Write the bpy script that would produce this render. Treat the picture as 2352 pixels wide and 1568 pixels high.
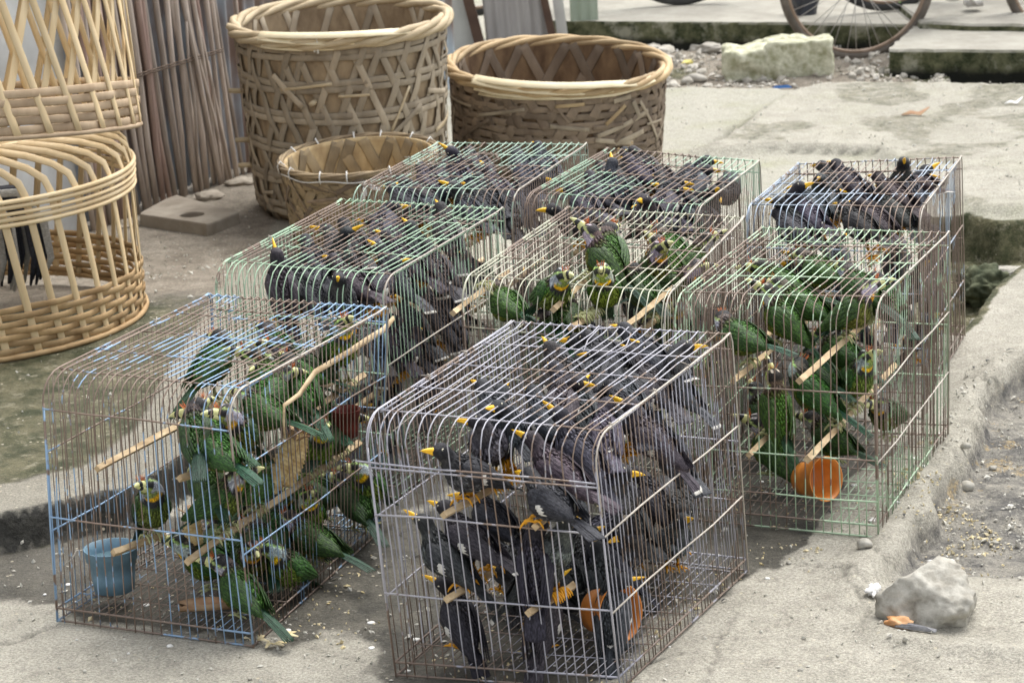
import bpy, bmesh, math, random
import numpy as np
from mathutils import Vector, Matrix
random.seed(7); rng = np.random.default_rng(7)
S = bpy.context.scene
for o in list(bpy.data.objects): bpy.data.objects.remove(o)
C = bpy.data.collections.new('place'); S.collection.children.link(C)

# ------------------------------------------------------------------ camera, sky, sun, exposure
FD, PT, RL, HC = 6097.18, .2714610, -.0491295, 2.247914      # focal in units of a 2352 wide frame
cr, sr, cp, sp = math.cos(RL), math.sin(RL), math.cos(PT), math.sin(PT)
Rt, Up, Fw = Vector((1, 0, 0)), Vector((0, sp, cp)), Vector((0, cp, -sp))
cam = bpy.data.cameras.new('camera'); cam.sensor_width = 36; cam.lens = FD/2352*36
cam.clip_start = .1; cam.clip_end = 500
co = bpy.data.objects.new('camera', cam); C.objects.link(co)
cx, cy, cz = cr*Rt+sr*Up, -sr*Rt+cr*Up, -Fw
M4 = Matrix((cx, cy, cz)).transposed().to_4x4(); M4.translation = (0, 0, HC); co.matrix_world = M4
cam.dof.use_dof = True; cam.dof.focus_distance = 6.3; cam.dof.aperture_fstop = 9
S.camera = co
SUN_EL, SUN_AZ = math.radians(62), math.radians(35)          # azimuth from +Y towards +X
w = bpy.data.worlds.new('World'); S.world = w; w.use_nodes = True
nt = w.node_tree; bg = nt.nodes['Background']
sky = nt.nodes.new('ShaderNodeTexSky'); sky.sky_type = 'NISHITA'; sky.sun_disc = False
sky.sun_elevation = SUN_EL; sky.sun_rotation = SUN_AZ; sky.dust_density = 4; sky.air_density = 1
hs = nt.nodes.new('ShaderNodeHueSaturation'); hs.inputs['Saturation'].default_value = .22
nt.links.new(sky.outputs[0], hs.inputs['Color']); nt.links.new(hs.outputs[0], bg.inputs[0]); bg.inputs[1].default_value = .15
sl = bpy.data.lights.new('sun', 'SUN'); sl.energy = 1.15; sl.angle = math.radians(40); sl.color = (1, .965, .9)
so = bpy.data.objects.new('sun', sl); C.objects.link(so); so.location = (3, 3, 8)
sd = Vector((math.sin(SUN_AZ)*math.cos(SUN_EL), math.cos(SUN_AZ)*math.cos(SUN_EL), math.sin(SUN_EL)))
so.rotation_euler = sd.to_track_quat('Z', 'Y').to_euler()
S.view_settings.view_transform = 'Standard'; S.view_settings.look = 'None'
S.view_settings.exposure = 1.05; S.view_settings.gamma = 1; S.view_settings.use_curve_mapping = False

# ------------------------------------------------------------------ helpers
CAM = Vector((0, 0, HC))
def ray(px, py):
    u, v = px-1176, 784-py
    u, v = cr*u-sr*v, sr*u+cr*v
    return Vector((u/FD, cp+sp*v/FD, -sp+cp*v/FD))
def at(px, py, z=0.):
    d = ray(px, py); return CAM+d*((z-HC)/d.z)
def on_plane(px, py, p, n):
    d = ray(px, py); return CAM+d*((Vector(p)-CAM).dot(n)/d.dot(n))
def atY(px, py, Y):
    d = ray(px, py); return CAM+d*(Y/d.y)
def rnd(a, b): return random.uniform(a, b)

def _o(name, data, parent=None, loc=None):
    o = bpy.data.objects.new(name, data); C.objects.link(o)
    if parent: o.parent = parent
    if loc is not None: o.location = loc
    return o
def tag(o, label, cat, group=None, kind=None):
    if label: o['label'] = label
    if cat: o['category'] = cat
    if group: o['group'] = group
    if kind: o['kind'] = kind
    return o
def thing(name, label, cat, loc=(0, 0, 0), group=None, rz=0):
    o = _o(name, None, None, loc); o.rotation_euler.z = rz; o.empty_display_size = .05
    return tag(o, label, cat, group)

class MB:
    """collects verts and faces with a material index"""
    def __init__(s): s.v = []; s.f = []; s.m = []; s.c = []
    def add(s, vs, fs, mi=0, col=None):
        b = len(s.v); s.v += [tuple(v) for v in vs]; s.f += [tuple(i+b for i in f) for f in fs]; s.m += [mi]*len(fs)
        s.c += [col or (1, 1, 1)]*len(vs)
    def box(s, lo, hi, mi=0, M=None, jit=0):
        vs = [Vector((x, y, z)) for x in (lo[0], hi[0]) for y in (lo[1], hi[1]) for z in (lo[2], hi[2])]
        if jit: vs = [v+Vector((rnd(-jit, jit), rnd(-jit, jit), rnd(-jit, jit))) for v in vs]
        if M: vs = [M@v for v in vs]
        s.add(vs, [(0, 1, 3, 2), (4, 6, 7, 5), (0, 4, 5, 1), (2, 3, 7, 6), (0, 2, 6, 4), (1, 5, 7, 3)], mi)
    def tube(s, pts, r, n=5, mi=0, closed=False, cap=True):
        pts = [Vector(p) for p in pts]; N = len(pts)
        rr = r if isinstance(r, (list, tuple)) else [r]*N
        vs = []; up = None
        for i in range(N):
            if closed: t = pts[(i+1) % N]-pts[i-1]
            else: t = pts[min(i+1, N-1)]-pts[max(i-1, 0)]
            if t.length < 1e-9: t = Vector((0, 0, 1))
            t.normalize()
            if up is None:
                up = Vector((0, 0, 1)) if abs(t.z) < .9 else Vector((1, 0, 0))
            up = (up-t*up.dot(t)); 
            if up.length < 1e-6: up = t.orthogonal()
            up.normalize(); sd_ = t.cross(up)
            for k in range(n):
                a = 2*math.pi*k/n; vs.append(pts[i]+(up*math.cos(a)+sd_*math.sin(a))*rr[i])
        fs = []
        for i in range(N if closed else N-1):
            j = (i+1) % N
            for k in range(n): fs.append((i*n+k, i*n+(k+1) % n, j*n+(k+1) % n, j*n+k))
        if not closed and cap: fs += [tuple(range(n))[::-1], tuple((N-1)*n+k for k in range(n))]
        s.add(vs, fs, mi)
    def strip(s, pts, wd, th, nrm, mi=0):
        """flat ribbon with thickness: pts centre line, wd list/half width, nrm function(i)->normal"""
        pts = [Vector(p) for p in pts]; N = len(pts); vs = []
        for i in range(N):
            t = (pts[min(i+1, N-1)]-pts[max(i-1, 0)]).normalized(); n_ = Vector(nrm(i)); n_ = (n_-t*n_.dot(t)).normalized()
            sd_ = t.cross(n_); w_ = wd[i] if isinstance(wd, (list, tuple)) else wd
            vs += [pts[i]+sd_*w_, pts[i]+sd_*w_*.84+n_*th, pts[i]-sd_*w_*.84+n_*th, pts[i]-sd_*w_, pts[i]-n_*th*.6]
        fs = []
        for i in range(N-1):
            for k in range(5): fs.append((i*5+k, i*5+(k+1) % 5, i*5+5+(k+1) % 5, i*5+5+k))
        fs += [(4, 3, 2, 1, 0), tuple((N-1)*5+k for k in range(5))]
        s.add(vs, fs, mi)
    def loft(s, rings, cap=True, mi=0):
        n = len(rings[0]); vs = [v for r in rings for v in r]; fs = []
        for i in range(len(rings)-1):
            for k in range(n): fs.append((i*n+k, i*n+(k+1) % n, (i+1)*n+(k+1) % n, (i+1)*n+k))
        if cap: fs += [tuple(range(n))[::-1], tuple((len(rings)-1)*n+k for k in range(n))]
        s.add(vs, fs, mi)
    def mesh(s, name, mats, smooth=True, colors=False):
        me = bpy.data.meshes.new(name); me.from_pydata(s.v, [], s.f)
        for m in (mats if isinstance(mats, (list, tuple)) else [mats]): me.materials.append(m)
        me.polygons.foreach_set('material_index', s.m)
        me.polygons.foreach_set('use_smooth', [smooth]*len(s.f))
        if colors:
            a = me.color_attributes.new('Col', 'FLOAT_COLOR', 'POINT')
            a.data.foreach_set('color', np.array([(*c, 1) for c in s.c], dtype=np.float32).ravel())
        me.update(); return me
    def obj(s, name, mats, parent=None, smooth=True, loc=None, colors=False):
        return _o(name, s.mesh(name, mats, smooth, colors), parent, loc)

# ---- materials
class N:
    def __init__(s, name):
        s.m = bpy.data.materials.new(name); s.m.use_nodes = True; s.t = s.m.node_tree; s.b = s.t.nodes['Principled BSDF']
    def n(s, ty, **kw):
        x = s.t.nodes.new(ty)
        for k, v in kw.items():
            if k in x.inputs.keys() if isinstance(k, str) else False: x.inputs[k].default_value = v
            else: setattr(x, k, v)
        return x
    def l(s, a, b): s.t.links.new(a, b)
    def coord(s, kind='Object', scale=(1, 1, 1)):
        tc = s.n('ShaderNodeTexCoord'); mp = s.n('ShaderNodeMapping'); mp.inputs['Scale'].default_value = scale
        if kind == 'Position':
            g = s.n('ShaderNodeNewGeometry'); s.l(g.outputs['Position'], mp.inputs['Vector'])
        else: s.l(tc.outputs[kind], mp.inputs['Vector'])
        return mp.outputs[0]
    def noise(s, scale, det=5, co=None, rough=.6, dist=0):
        x = s.n('ShaderNodeTexNoise'); x.inputs['Scale'].default_value = scale; x.inputs['Detail'].default_value = det
        x.inputs['Roughness'].default_value = rough; x.inputs['Distortion'].default_value = dist
        if co: s.l(co, x.inputs['Vector'])
        return x.outputs['Fac']
    def ramp(s, fac, stops, mode='LINEAR'):
        x = s.n('ShaderNodeValToRGB'); x.color_ramp.interpolation = mode; e = x.color_ramp.elements
        while len(e) > 1: e.remove(e[-1])
        for i, (p, c) in enumerate(stops):
            el = e[0] if i == 0 else e.new(p)
            el.position = p; c = c if hasattr(c, '__len__') else (c, c, c); el.color = (*c[:3], 1)
        s.l(fac, x.inputs[0]); return x.outputs[0]
    def mix(s, a, b, f, mode='MIX'):
        x = s.n('ShaderNodeMix', data_type='RGBA', blend_type=mode)
        for v, i in ((f, 0), (a, 6), (b, 7)):
            if hasattr(v, 'node'): s.l(v, x.inputs[i])
            elif i == 0: x.inputs[0].default_value = v
            else: x.inputs[i].default_value = (*v, 1)
        return x.outputs[2]
    def math(s, op, a, b=0., c=0.):
        x = s.n('ShaderNodeMath', operation=op)
        for i, v in enumerate((a, b, c)):
            if hasattr(v, 'node'): s.l(v, x.inputs[i])
            else: x.inputs[i].default_value = v
        return x.outputs[0]
    def out(s, col, rough=.8, bump=None, strength=.3, dist=.01, spec=.3):
        i = s.b.inputs
        if hasattr(col, 'node'): s.l(col, i['Base Color'])
        else: i['Base Color'].default_value = (*col, 1)
        if hasattr(rough, 'node'): s.l(rough, i['Roughness'])
        else: i['Roughness'].default_value = rough
        i['Specular IOR Level'].default_value = spec
        if bump is not None:
            b = s.n('ShaderNodeBump'); b.inputs['Strength'].default_value = strength; b.inputs['Distance'].default_value = dist
            s.l(bump, b.inputs['Height']); s.l(b.outputs[0], i['Normal'])
        return s.m
def mat_simple(name, c1, c2, scale=20, rough=.8, co='Object', sc=(1, 1, 1), strength=.3, dist=.004, det=6, var=0., spec=.3, hard=False):
    k = N(name); v = k.coord(co, sc); f = k.noise(scale, det, v)
    col = k.ramp(f, [(.3, c1), (.7, c2)] if not hard else [(.46, c1), (.54, c2)])
    if var:
        oi = k.n('ShaderNodeObjectInfo'); d = k.math('MULTIPLY_ADD', oi.outputs['Random'], var, 1-var*.5)
        cc = k.n('ShaderNodeCombineXYZ'); [k.l(d, cc.inputs[i]) for i in range(3)]
        col = k.mix(col, cc.outputs[0], 1., 'MULTIPLY')
    return k.out(col, rough, f, strength, dist, spec)

# wires: rust with surviving paint
def mat_wire(name, paint, paint2, amount, rust=(.17, .115, .09), scale=15):
    k = N(name); v = k.coord('Position'); f = k.noise(scale, 3, v, .7)
    f2 = k.noise(3.2, 2, v, .5)
    fac = k.math('ADD', k.math('MULTIPLY', f, .5), k.math('MULTIPLY', f2, .6))
    p = k.mix(paint, paint2, k.noise(9, 2, v))
    r = k.mix(rust, (.30, .23, .18), k.noise(70, 3, v))
    t = 1-amount
    th_ = .55+.30*(.5-amount); col = k.mix(r, p, k.ramp(fac, [(th_-.015, 0.), (th_+.015, 1.)]))
    m = k.out(col, .5, f, .3, .001, .5); k.b.inputs['Metallic'].default_value = .15; return m
WCOL = {1: ((.24, .38, .58), (.34, .48, .64), .46), 2: ((.46, .44, .44), (.36, .37, .46), .62), 3: ((.33, .50, .33), (.42, .56, .42), .54),
        4: ((.44, .48, .36), (.55, .50, .40), .56), 5: ((.36, .52, .34), (.48, .60, .44), .56), 6: ((.34, .48, .38), (.40, .52, .42), .50),
        7: ((.32, .48, .34), (.38, .52, .40), .52), 8: ((.36, .44, .54), (.42, .48, .56), .42)}
M_hoop = {k: mat_wire('hoop_wire_paint', *WCOL[k]) for k in WCOL}
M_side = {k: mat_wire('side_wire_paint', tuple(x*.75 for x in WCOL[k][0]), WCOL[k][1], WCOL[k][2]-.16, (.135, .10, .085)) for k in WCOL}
M_bind = mat_simple('pale_binding_wire', (.42, .38, .33), (.6, .55, .48), 40, .7, 'Position')

# ------------------------------------------------------------------ ground height field
def vnoise(x, y, s, seed):
    r = np.random.default_rng(seed).random((257, 257)); u = x*s; v = y*s
    i = np.floor(u).astype(int); j = np.floor(v).astype(int); fu = u-i; fv = v-j; fu = fu*fu*(3-2*fu); fv = fv*fv*(3-2*fv)
    g = lambda a, b: r[a % 257, b % 257]
    return (g(i, j)*(1-fu)+g(i+1, j)*fu)*(1-fv)+(g(i, j+1)*(1-fu)+g(i+1, j+1)*fu)*fv-.5
def fbm(x, y, s, seed, o=4, g=.5):
    a = 1.; t = 0
    for k in range(o): t = t+a*vnoise(x, y, s*2**k, seed+k); a *= g
    return t
def sdf(X, Y, poly):
    P = [(p.x, p.y) for p in poly]; d = np.full(X.shape, 1e9); ins = np.zeros(X.shape, bool)
    for k in range(len(P)):
        ax, ay = P[k-1]; bx, by = P[k]; ex, ey = bx-ax, by-ay; L = ex*ex+ey*ey+1e-12
        t = np.clip(((X-ax)*ex+(Y-ay)*ey)/L, 0, 1); d = np.minimum(d, np.hypot(X-ax-t*ex, Y-ay-t*ey))
        c = ((ay > Y) != (by > Y)) & (X < (bx-ax)*(Y-ay)/((by-ay) if abs(by-ay) > 1e-12 else 1e-12)+ax); ins ^= c
    return np.where(ins, -d, d)
def PX(l, z=0.): return [at(x, y, z) for x, y in l]
def W(l): return [Vector((x, y, 0)) for x, y in l]
def sst(a, b, x): t = np.clip((x-a)/(b-a), 0, 1); return t*t*(3-2*t)
xs = np.concatenate([[-60, -25, -12, -7, -5, -4.2, -3.7], np.arange(-3.4, 3.3, .0135), [3.6, 4.2, 5, 7, 12, 25, 60]])
ys = [4.55]
while ys[-1] < 15.6: ys.append(ys[-1]+.0115*(ys[-1]/5)**1.25)
ys = np.concatenate([[-60, -20, -6, 0, 2.5, 3.8, 4.2, 4.4], ys, [16, 17, 19, 23, 32, 55, 90]])
X, Y = np.meshgrid(xs, ys)
wx = X+.05*fbm(X, Y, 5, 11); wy = Y+.05*fbm(X, Y, 5, 31)
wx2 = X+.015*fbm(X, Y, 14, 15); wy2 = Y+.015*fbm(X, Y, 14, 35)
H = .006*fbm(X, Y, 1.1, 1)+.0035*fbm(X, Y, 9, 5)+.0016*fbm(X, Y, 45, 9, 3)
# low pavement at left, raised mossy apron behind it
PLf = [(0, 1185), (108, 1166), (217, 1141), (295, 1128), (380, 1090), (450, 1040)]
plw = [at(x, y, .10) for x, y in PLf]+W([(-.80, 6.95), (-.62, 7.5), (-.50, 8.0), (-.5, 9.2), (-.9, 11.2), (-6, 14), (-9, 6.6)])
dP = sdf(wx2, wy2, plw)
fr = sdf(wx2, wy2, [at(x, y, .10) for x, y in PLf]+W([(-.80, 6.95), (-.5, 12), (-9, 12), (-9, 6.6)]))
side = sst(0, .30, -(sdf(X, Y, W([(-.78, 6.7), (-.42, 7.7), (-.35, 9), (-.35, 30), (9, 30), (9, 6.7)]))*-1)*-1)
plate = .10*sst(0.0, -.035, dP)*sst(-.02, .22, sdf(X, Y, W([(-.80, 6.4), (-.46, 7.6), (-.2, 9), (-.1, 30), (9, 30), (9, 6.4)])))
plate *= 1-sst(8.3, 9.6, Y)*.85
H += plate
strip_ = sst(-.30, -.20, fr)*sst(.0, -.01, dP)          # dry lip of the apron
# muddy verge at right
MUD = PX([(2352, 815), (2293, 876), (2262, 927), (2217, 998), (2196, 1079), (2159, 1110), (2095, 1210), (2059, 1270), (2010, 1330), (2010, 1385), (2060, 1440), (2200, 1475), (2400, 1500), (3400, 1500), (3400, 815)])
dM = sdf(wx2, wy2, MUD)+.035*fbm(X, Y, 6, 43)+.012*fbm(X, Y, 24, 44)
mudf = sst(.005, -.020, dM)*sst(5.72, 6.25, Y+.15*fbm(X, Y, 3, 19))
H -= .078*mudf*(1-.0*Y); H += mudf*(.014*fbm(X, Y, 7, 41)+.012*np.abs(fbm(X, Y, 16, 47)))
H += .016*np.exp(-((dM-.045)/.045)**2)*(dM > -.02)*(1+1.2*fbm(X, Y, 8, 77))
# mossy hollow beside the right hand cages
HOL = PX([(2130, 503), (2215, 503), (2290, 512), (2372, 508), (2372, 572), (2345, 606), (2300, 640), (2272, 672), (2250, 705), (2225, 740), (2190, 765), (2120, 740)])
HOL = HOL[:4]+W([(2.6, 9.2), (2.6, 8.95)])+HOL[4:]
dH = sdf(wx2, wy2, HOL); hol = sst(.01, -.03, dH); H -= hol*(.15+.03*fbm(X, Y, 12, 51))
# ditch far right
DIT = W([(2.27, 13.25), (3.9, 13.4), (3.9, 12.0)])+PX([(2352, 209), (2290, 204), (2188, 203)])
dD = sdf(X, Y, DIT); dit = sst(.01, -.05, dD); H -= dit*.6
# rubble ground between the pavements
RUB = PX([(1230, 62), (1810, 65), (2040, 100), (2100, 140), (2170, 165), (2180, 185), (1870, 205), (1660, 205), (1535, 200), (1500, 215), (1230, 215)])
dR = sdf(wx, wy, RUB); rub = sst(.03, -.10, dR); H += rub*(-.02+.035*fbm(X, Y, 5, 61)+.025*np.abs(fbm(X, Y, 14, 65)))
# broken higher slab behind the cages
RDG = PX([(1560, 372), (1640, 335), (1700, 292), (1765, 245), (1800, 225), (1880, 203), (2180, 203), (2352, 212)])+W([(4.5, 12.4), (4.5, 9.4)])+PX([(2352, 500), (2215, 500), (2130, 430), (2000, 362), (1800, 352)])
dG = sdf(wx2, wy2, RDG); rdg = sst(.02, -.06, dG); H += .032*rdg+rdg*.010*fbm(X, Y, 3, 71)+.010*np.exp(-((dG+.05)/.06)**2)
# far raised pavement
FPW = PX([(1230, 48), (1290, 49), (1806, 52), (2040, 56), (2108, 56), (2040, 114), (2352, 116)], .12)+W([(5, 13.05), (60, 13.2), (60, 80), (-1, 80), (0.2, 15.2)])
dF = sdf(X, Y, FPW)+.02*fbm(X, Y, 2.2, 85); fp = sst(.0, -.02, dF)
H = H*(1-fp)+fp*(-.03)
FP2 = PX([(2100, 55), (2352, 57)], .14)+W([(9, 14.45), (60, 15), (60, 80), (1, 80), (1.9, 14.6)])
# foreground cracks and joints
def crack(pts, wd=.006, dp=.010, z=0.):
    global H
    P = PX(pts, z)
    lim = sdf(wx2*1.0, wy2, P+P[::-1][1:-1])
    m = np.exp(-(np.abs(lim)/wd)**2)*(.4+.6*(vnoise(X, Y, 9, 13)+.5)); H -= dp*m; return m
ck = crack([(0, 1478), (45, 1470), (80, 1450), (120, 1435)], .007, .014)
ck = np.maximum(ck, crack([(1815, 1290), (1890, 1300), (1940, 1302), (2000, 1340)], .006))
ck = np.maximum(ck, crack([(1700, 1400), (1660, 1460), (1620, 1568)], .004, .006))
ck = np.maximum(ck, crack([(1600, 345), (1640, 335), (1700, 290)], .035, .06))
ck = np.maximum(ck, crack([(1560, 352), (1800, 352), (2050, 362), (2200, 372)], .010, .010))
ck = np.maximum(ck, crack([(0, 962), (60, 945), (160, 930), (230, 938)], .006, -.006, .1))
ck = np.maximum(ck, crack([(2205, 872), (2262, 880), (2330, 862)], .006, .012)); ck = np.maximum(ck, crack([(2140, 1010), (2185, 1040), (2200, 1075)], .006, .012)); ck = np.maximum(ck, crack([(1990, 1250), (2040, 1290), (2060, 1330)], .005, .012)); ck = np.maximum(ck, crack([(1930, 1300), (1960, 1345), (1990, 1390), (1985, 1440)], .006, .012)); ck = np.maximum(ck, crack([(1180, 1568), (1300, 1530), (1420, 1545), (1560, 1500)], .004, .006))
ck = np.maximum(ck, crack([(690, 1475), (760, 1500), (830, 1520)], .004, .006))
H -= .05*(Y < 4.3)*0
# masks
n1 = fbm(X, Y, 3.5, 101); n2 = fbm(X, Y, 14, 111); n3 = fbm(X, Y, 40, 121, 3)
nn = n1*.07+n2*.035
W1 = PX([(560, 1255), (870, 1150), (1000, 1190), (1700, 1150), (1780, 1215), (1745, 1290), (1660, 1325), (1530, 1430), (1410, 1530), (1300, 1600), (850, 1600), (840, 1480), (740, 1450), (660, 1475), (590, 1450)])
W2 = PX([(-60, 1205), (300, 1195), (560, 1160), (640, 1250), (640, 1450), (560, 1480), (330, 1440), (200, 1425), (140, 1395), (60, 1400), (-60, 1370)])
W3 = PX([(1060, 1100), (1700, 940), (2010, 960), (2010, 1080), (1905, 1250), (1840, 1262), (1700, 1290), (1060, 1290)])
W4 = W([(-.7, 6.75), (-.3, 6.5), (.2, 7.3), (.9, 7.2), (1.1, 8.0), (.4, 8.5), (-.3, 8.3)])
wet = np.maximum.reduce([.95*sst(.06, -.07, sdf(X, Y, W1)+nn*1.6), .8*sst(.03, -.06, sdf(X, Y, W2)+nn), .95*sst(.02, -.04, sdf(X, Y, W3)+nn), .8*sst(.1, -.1, sdf(X, Y, W4)+nn)])
apron = sst(.02, -.04, dP+nn*.5)*(1-strip_)*(1-sst(8.15, 8.7, Y+nn*2))
slabR = sst(.02, -.01, sdf(wx2, wy2, PX([(1815, 1288), (1860, 1235), (1960, 1090), (2120, 1010), (2160, 1080), (2060, 1240), (1990, 1335), (1930, 1304)])))
wet = wet*(1-slabR); wet = np.maximum(wet, apron*.75)
wet *= (1-mudf)
mossy = np.maximum.reduce([apron*.9, sst(.05, .015, dH), .95*sst(.10, .05, np.abs(dF+.0))*sst(1.25, 1.5, X)*sst(.03, .0, dF+.0)*0+.95*sst(.07, .04, np.abs(dF-.025))*sst(1.2, 1.5, X), .5*rdg*sst(-.1, .3, n1+.12), .8*sst(.0, -.2, dR)*sst(.05, .4, n1)*(X < 1.0)])
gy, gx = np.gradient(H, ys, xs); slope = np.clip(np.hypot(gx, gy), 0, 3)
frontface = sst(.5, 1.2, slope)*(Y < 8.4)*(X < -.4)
dirt = np.maximum.reduce([sst(8.1, 8.6, Y+nn*2)*sst(.25, -.1, X+.35+nn)*(1-sst(11.8, 12.2, Y)), rub*.85])
bright = sst(8.6, 9.6, Y+nn)*(X > -.5)*(1-rub)
bright *= 1-.55*rdg
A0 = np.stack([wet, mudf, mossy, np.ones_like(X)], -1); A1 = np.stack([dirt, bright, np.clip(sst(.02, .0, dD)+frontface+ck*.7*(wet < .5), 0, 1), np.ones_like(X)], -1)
A2 = np.stack([strip_, rub, slabR, np.ones_like(X)], -1)
ny, nx = X.shape
idx = np.arange(ny*nx).reshape(ny, nx)
quads = np.stack([idx[:-1, :-1], idx[:-1, 1:], idx[1:, 1:], idx[1:, :-1]], -1).reshape(-1, 4)
me = bpy.data.meshes.new('ground'); me.vertices.add(nx*ny); me.vertices.foreach_set('co', np.stack([X, Y, H], -1).astype(np.float32).ravel())
me.loops.add(quads.size); me.loops.foreach_set('vertex_index', quads.astype(np.int32).ravel())
me.polygons.add(len(quads)); me.polygons.foreach_set('loop_start', np.arange(0, quads.size, 4, dtype=np.int32))
me.polygons.foreach_set('use_smooth', np.ones(len(quads), bool)); me.update(calc_edges=True)
for nm, A in (('Za', A0), ('Zb', A1), ('Zc', A2)):
    a = me.color_attributes.new(nm, 'FLOAT_COLOR', 'POINT'); a.data.foreach_set('color', A.astype(np.float32).ravel())
def gz(x, y):
    i = int(np.clip(np.searchsorted(xs, x)-1, 0, nx-2)); j = int(np.clip(np.searchsorted(ys, y)-1, 0, ny-2))
    return float(max(H[j, i], H[j+1, i+1], H[j, i+1], H[j+1, i]))
def gmat():
    k = N('ground_concrete_and_mud'); v = k.coord('Position')
    def att(n):
        a = k.n('ShaderNodeAttribute'); a.attribute_name = n; s_ = k.n('ShaderNodeSeparateColor'); k.l(a.outputs['Color'], s_.inputs[0]); return s_.outputs
    za, zb, zc = att('Za'), att('Zb'), att('Zc')
    big = k.noise(1.3, 5, v, .6); mid = k.noise(9, 6, v, .65); fine = k.noise(60, 5, v, .7); grit = k.noise(210, 3, v, .7)
    edge = k.noise(22, 6, v, .7)
    def sharp(m, lo=.35, hi=.65):
        x = k.math('ADD', m, k.math('MULTIPLY', k.math('SUBTRACT', edge, .5), .7)); return k.ramp(x, [(lo, 0.), (hi, 1.)])
    con = k.mix((.33, .312, .262), (.43, .408, .348), k.ramp(mid, [(.35, 0.), (.65, 1.)]))
    con = k.mix(con, (.27, .255, .212), k.ramp(big, [(.5, 0.), (.75, .7)]))
    con = k.mix(con, (.17, .155, .13), k.ramp(k.noise(14, 9, v, .8), [(.54, 0.), (.66, .55)])); con = k.mix(con, (.50, .48, .42), k.ramp(fine, [(.58, 0.), (.72, .5)]))
    con = k.mix(con, (.22, .20, .17), k.ramp(k.noise(38, 4, v, .7), [(.66, 0.), (.74, .6)]))
    bri = k.mix((.355, .342, .288), (.435, .42, .357), mid)
    bri = k.mix(bri, (.33, .33, .235), k.ramp(k.noise(3.1, 4, v), [(.5, 0.), (.7, .8)]))
    bri = k.mix(bri, (.26, .24, .19), k.ramp(k.noise(26, 4, v, .75), [(.62, 0.), (.72, .6)]))
    col = k.mix(con, bri, sharp(zb[1], .3, .7))
    dr = k.mix((.17, .145, .115), (.32, .285, .235), k.ramp(mid, [(.35, 0.), (.68, 1.)])); dr = k.mix(dr, (.42, .39, .32), k.ramp(fine, [(.55, 0.), (.7, .7)]))
    col = k.mix(col, dr, sharp(zb[0]))
    mu = k.mix((.095, .092, .088), (.27, .255, .22), k.ramp(k.noise(7, 9, v, .78), [(.42, 0.), (.58, 1.)])); mu = k.mix(mu, (.40, .37, .31), k.ramp(edge, [(.55, 0.), (.68, .6)]))
    mu = k.mix(mu, (.42, .31, .15), k.ramp(k.math('MULTIPLY', k.noise(95, 4, v, .8), k.ramp(k.noise(6, 5, v, .7), [(.45, 0.), (.62, 1.35)])), [(.60, 0.), (.68, .6)]))
    col = k.mix(col, mu, sharp(za[1]))
    wt = k.mix((.05, .047, .038), (.125, .115, .092), k.ramp(mid, [(.35, 0.), (.66, 1.)])); wt = k.mix(wt, (.22, .21, .18), k.ramp(k.noise(90, 3, v, .8), [(.6, 0.), (.68, .8)]))
    wt = k.mix(wt, (.14, .13, .11), k.ramp(big, [(.5, 0.), (.7, .7)]))
    wetf = sharp(za[0], .12, .42)
    col = k.mix(col, wt, wetf)
    ms = k.mix((.035, .042, .016), (.14, .13, .075), k.ramp(k.noise(8, 8, v, .75), [(.40, 0.), (.60, 1.)])); ms = k.mix(ms, (.27, .25, .18), k.ramp(k.noise(19, 6, v, .75), [(.54, 0.), (.64, .75)])); ms = k.mix(ms, (.02, .025, .012), k.ramp(k.noise(31, 5, v, .8), [(.58, 0.), (.66, .8)]))
    msf = sharp(za[2], .35, .7)
    col = k.mix(col, ms, msf)
    lip = k.mix((.22, .205, .165), (.33, .31, .26), mid)
    col = k.mix(col, lip, sharp(zc[0], .3, .6))
    col = k.mix(col, (.018, .018, .015), k.math('MULTIPLY', zb[2], k.ramp(edge, [(.3, .86), (.6, .98)])))  # paints in the ditch's shade; apron front face and cracks darkened too
    gr = k.noise(150, 6, v, .85); col = k.mix(col, k.mix(col, (.52, .52, .52), 1., 'MULTIPLY'), k.ramp(gr, [(.40, .8), (.50, 0.)])); col = k.mix(col, k.mix(col, (1.45, 1.44, 1.4), 1., 'MULTIPLY'), k.ramp(gr, [(.52, 0.), (.60, .8)]))
    # scattered grains of feed and pale chips
    vo = k.n('ShaderNodeTexVoronoi'); vo.inputs['Scale'].default_value = 30; k.l(v, vo.inputs['Vector'])
    chip = k.ramp(vo.outputs['Distance'], [(.10, 1.), (.14, 0.)]); sel = k.ramp(vo.outputs['Color'], [(.55, 0.), (.6, 1.)])
    col = k.mix(col, k.mix((.5, .42, .26), (.46, .45, .41), mid), k.math('MULTIPLY', chip, sel))
    r = k.ramp(wetf, [(0., .95), (1., .55)]); r2 = k.ramp(k.noise(6, 3, v), [(.4, .35), (.6, .8)])
    rough = k.mix(r, r2, k.math('MULTIPLY', wetf, .6))
    hgt = k.math('ADD', k.math('MULTIPLY', mid, .5), k.math('ADD', k.math('MULTIPLY', fine, .25), k.math('MULTIPLY', grit, .12)))
    m = k.out(col, rough, k.math('ADD', hgt, k.math('MULTIPLY', k.noise(18, 9, v, .8), .8)), .9, .014, .3)
    return m
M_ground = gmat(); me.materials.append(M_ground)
g = _o('ground', me); g['kind'] = 'structure'

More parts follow.
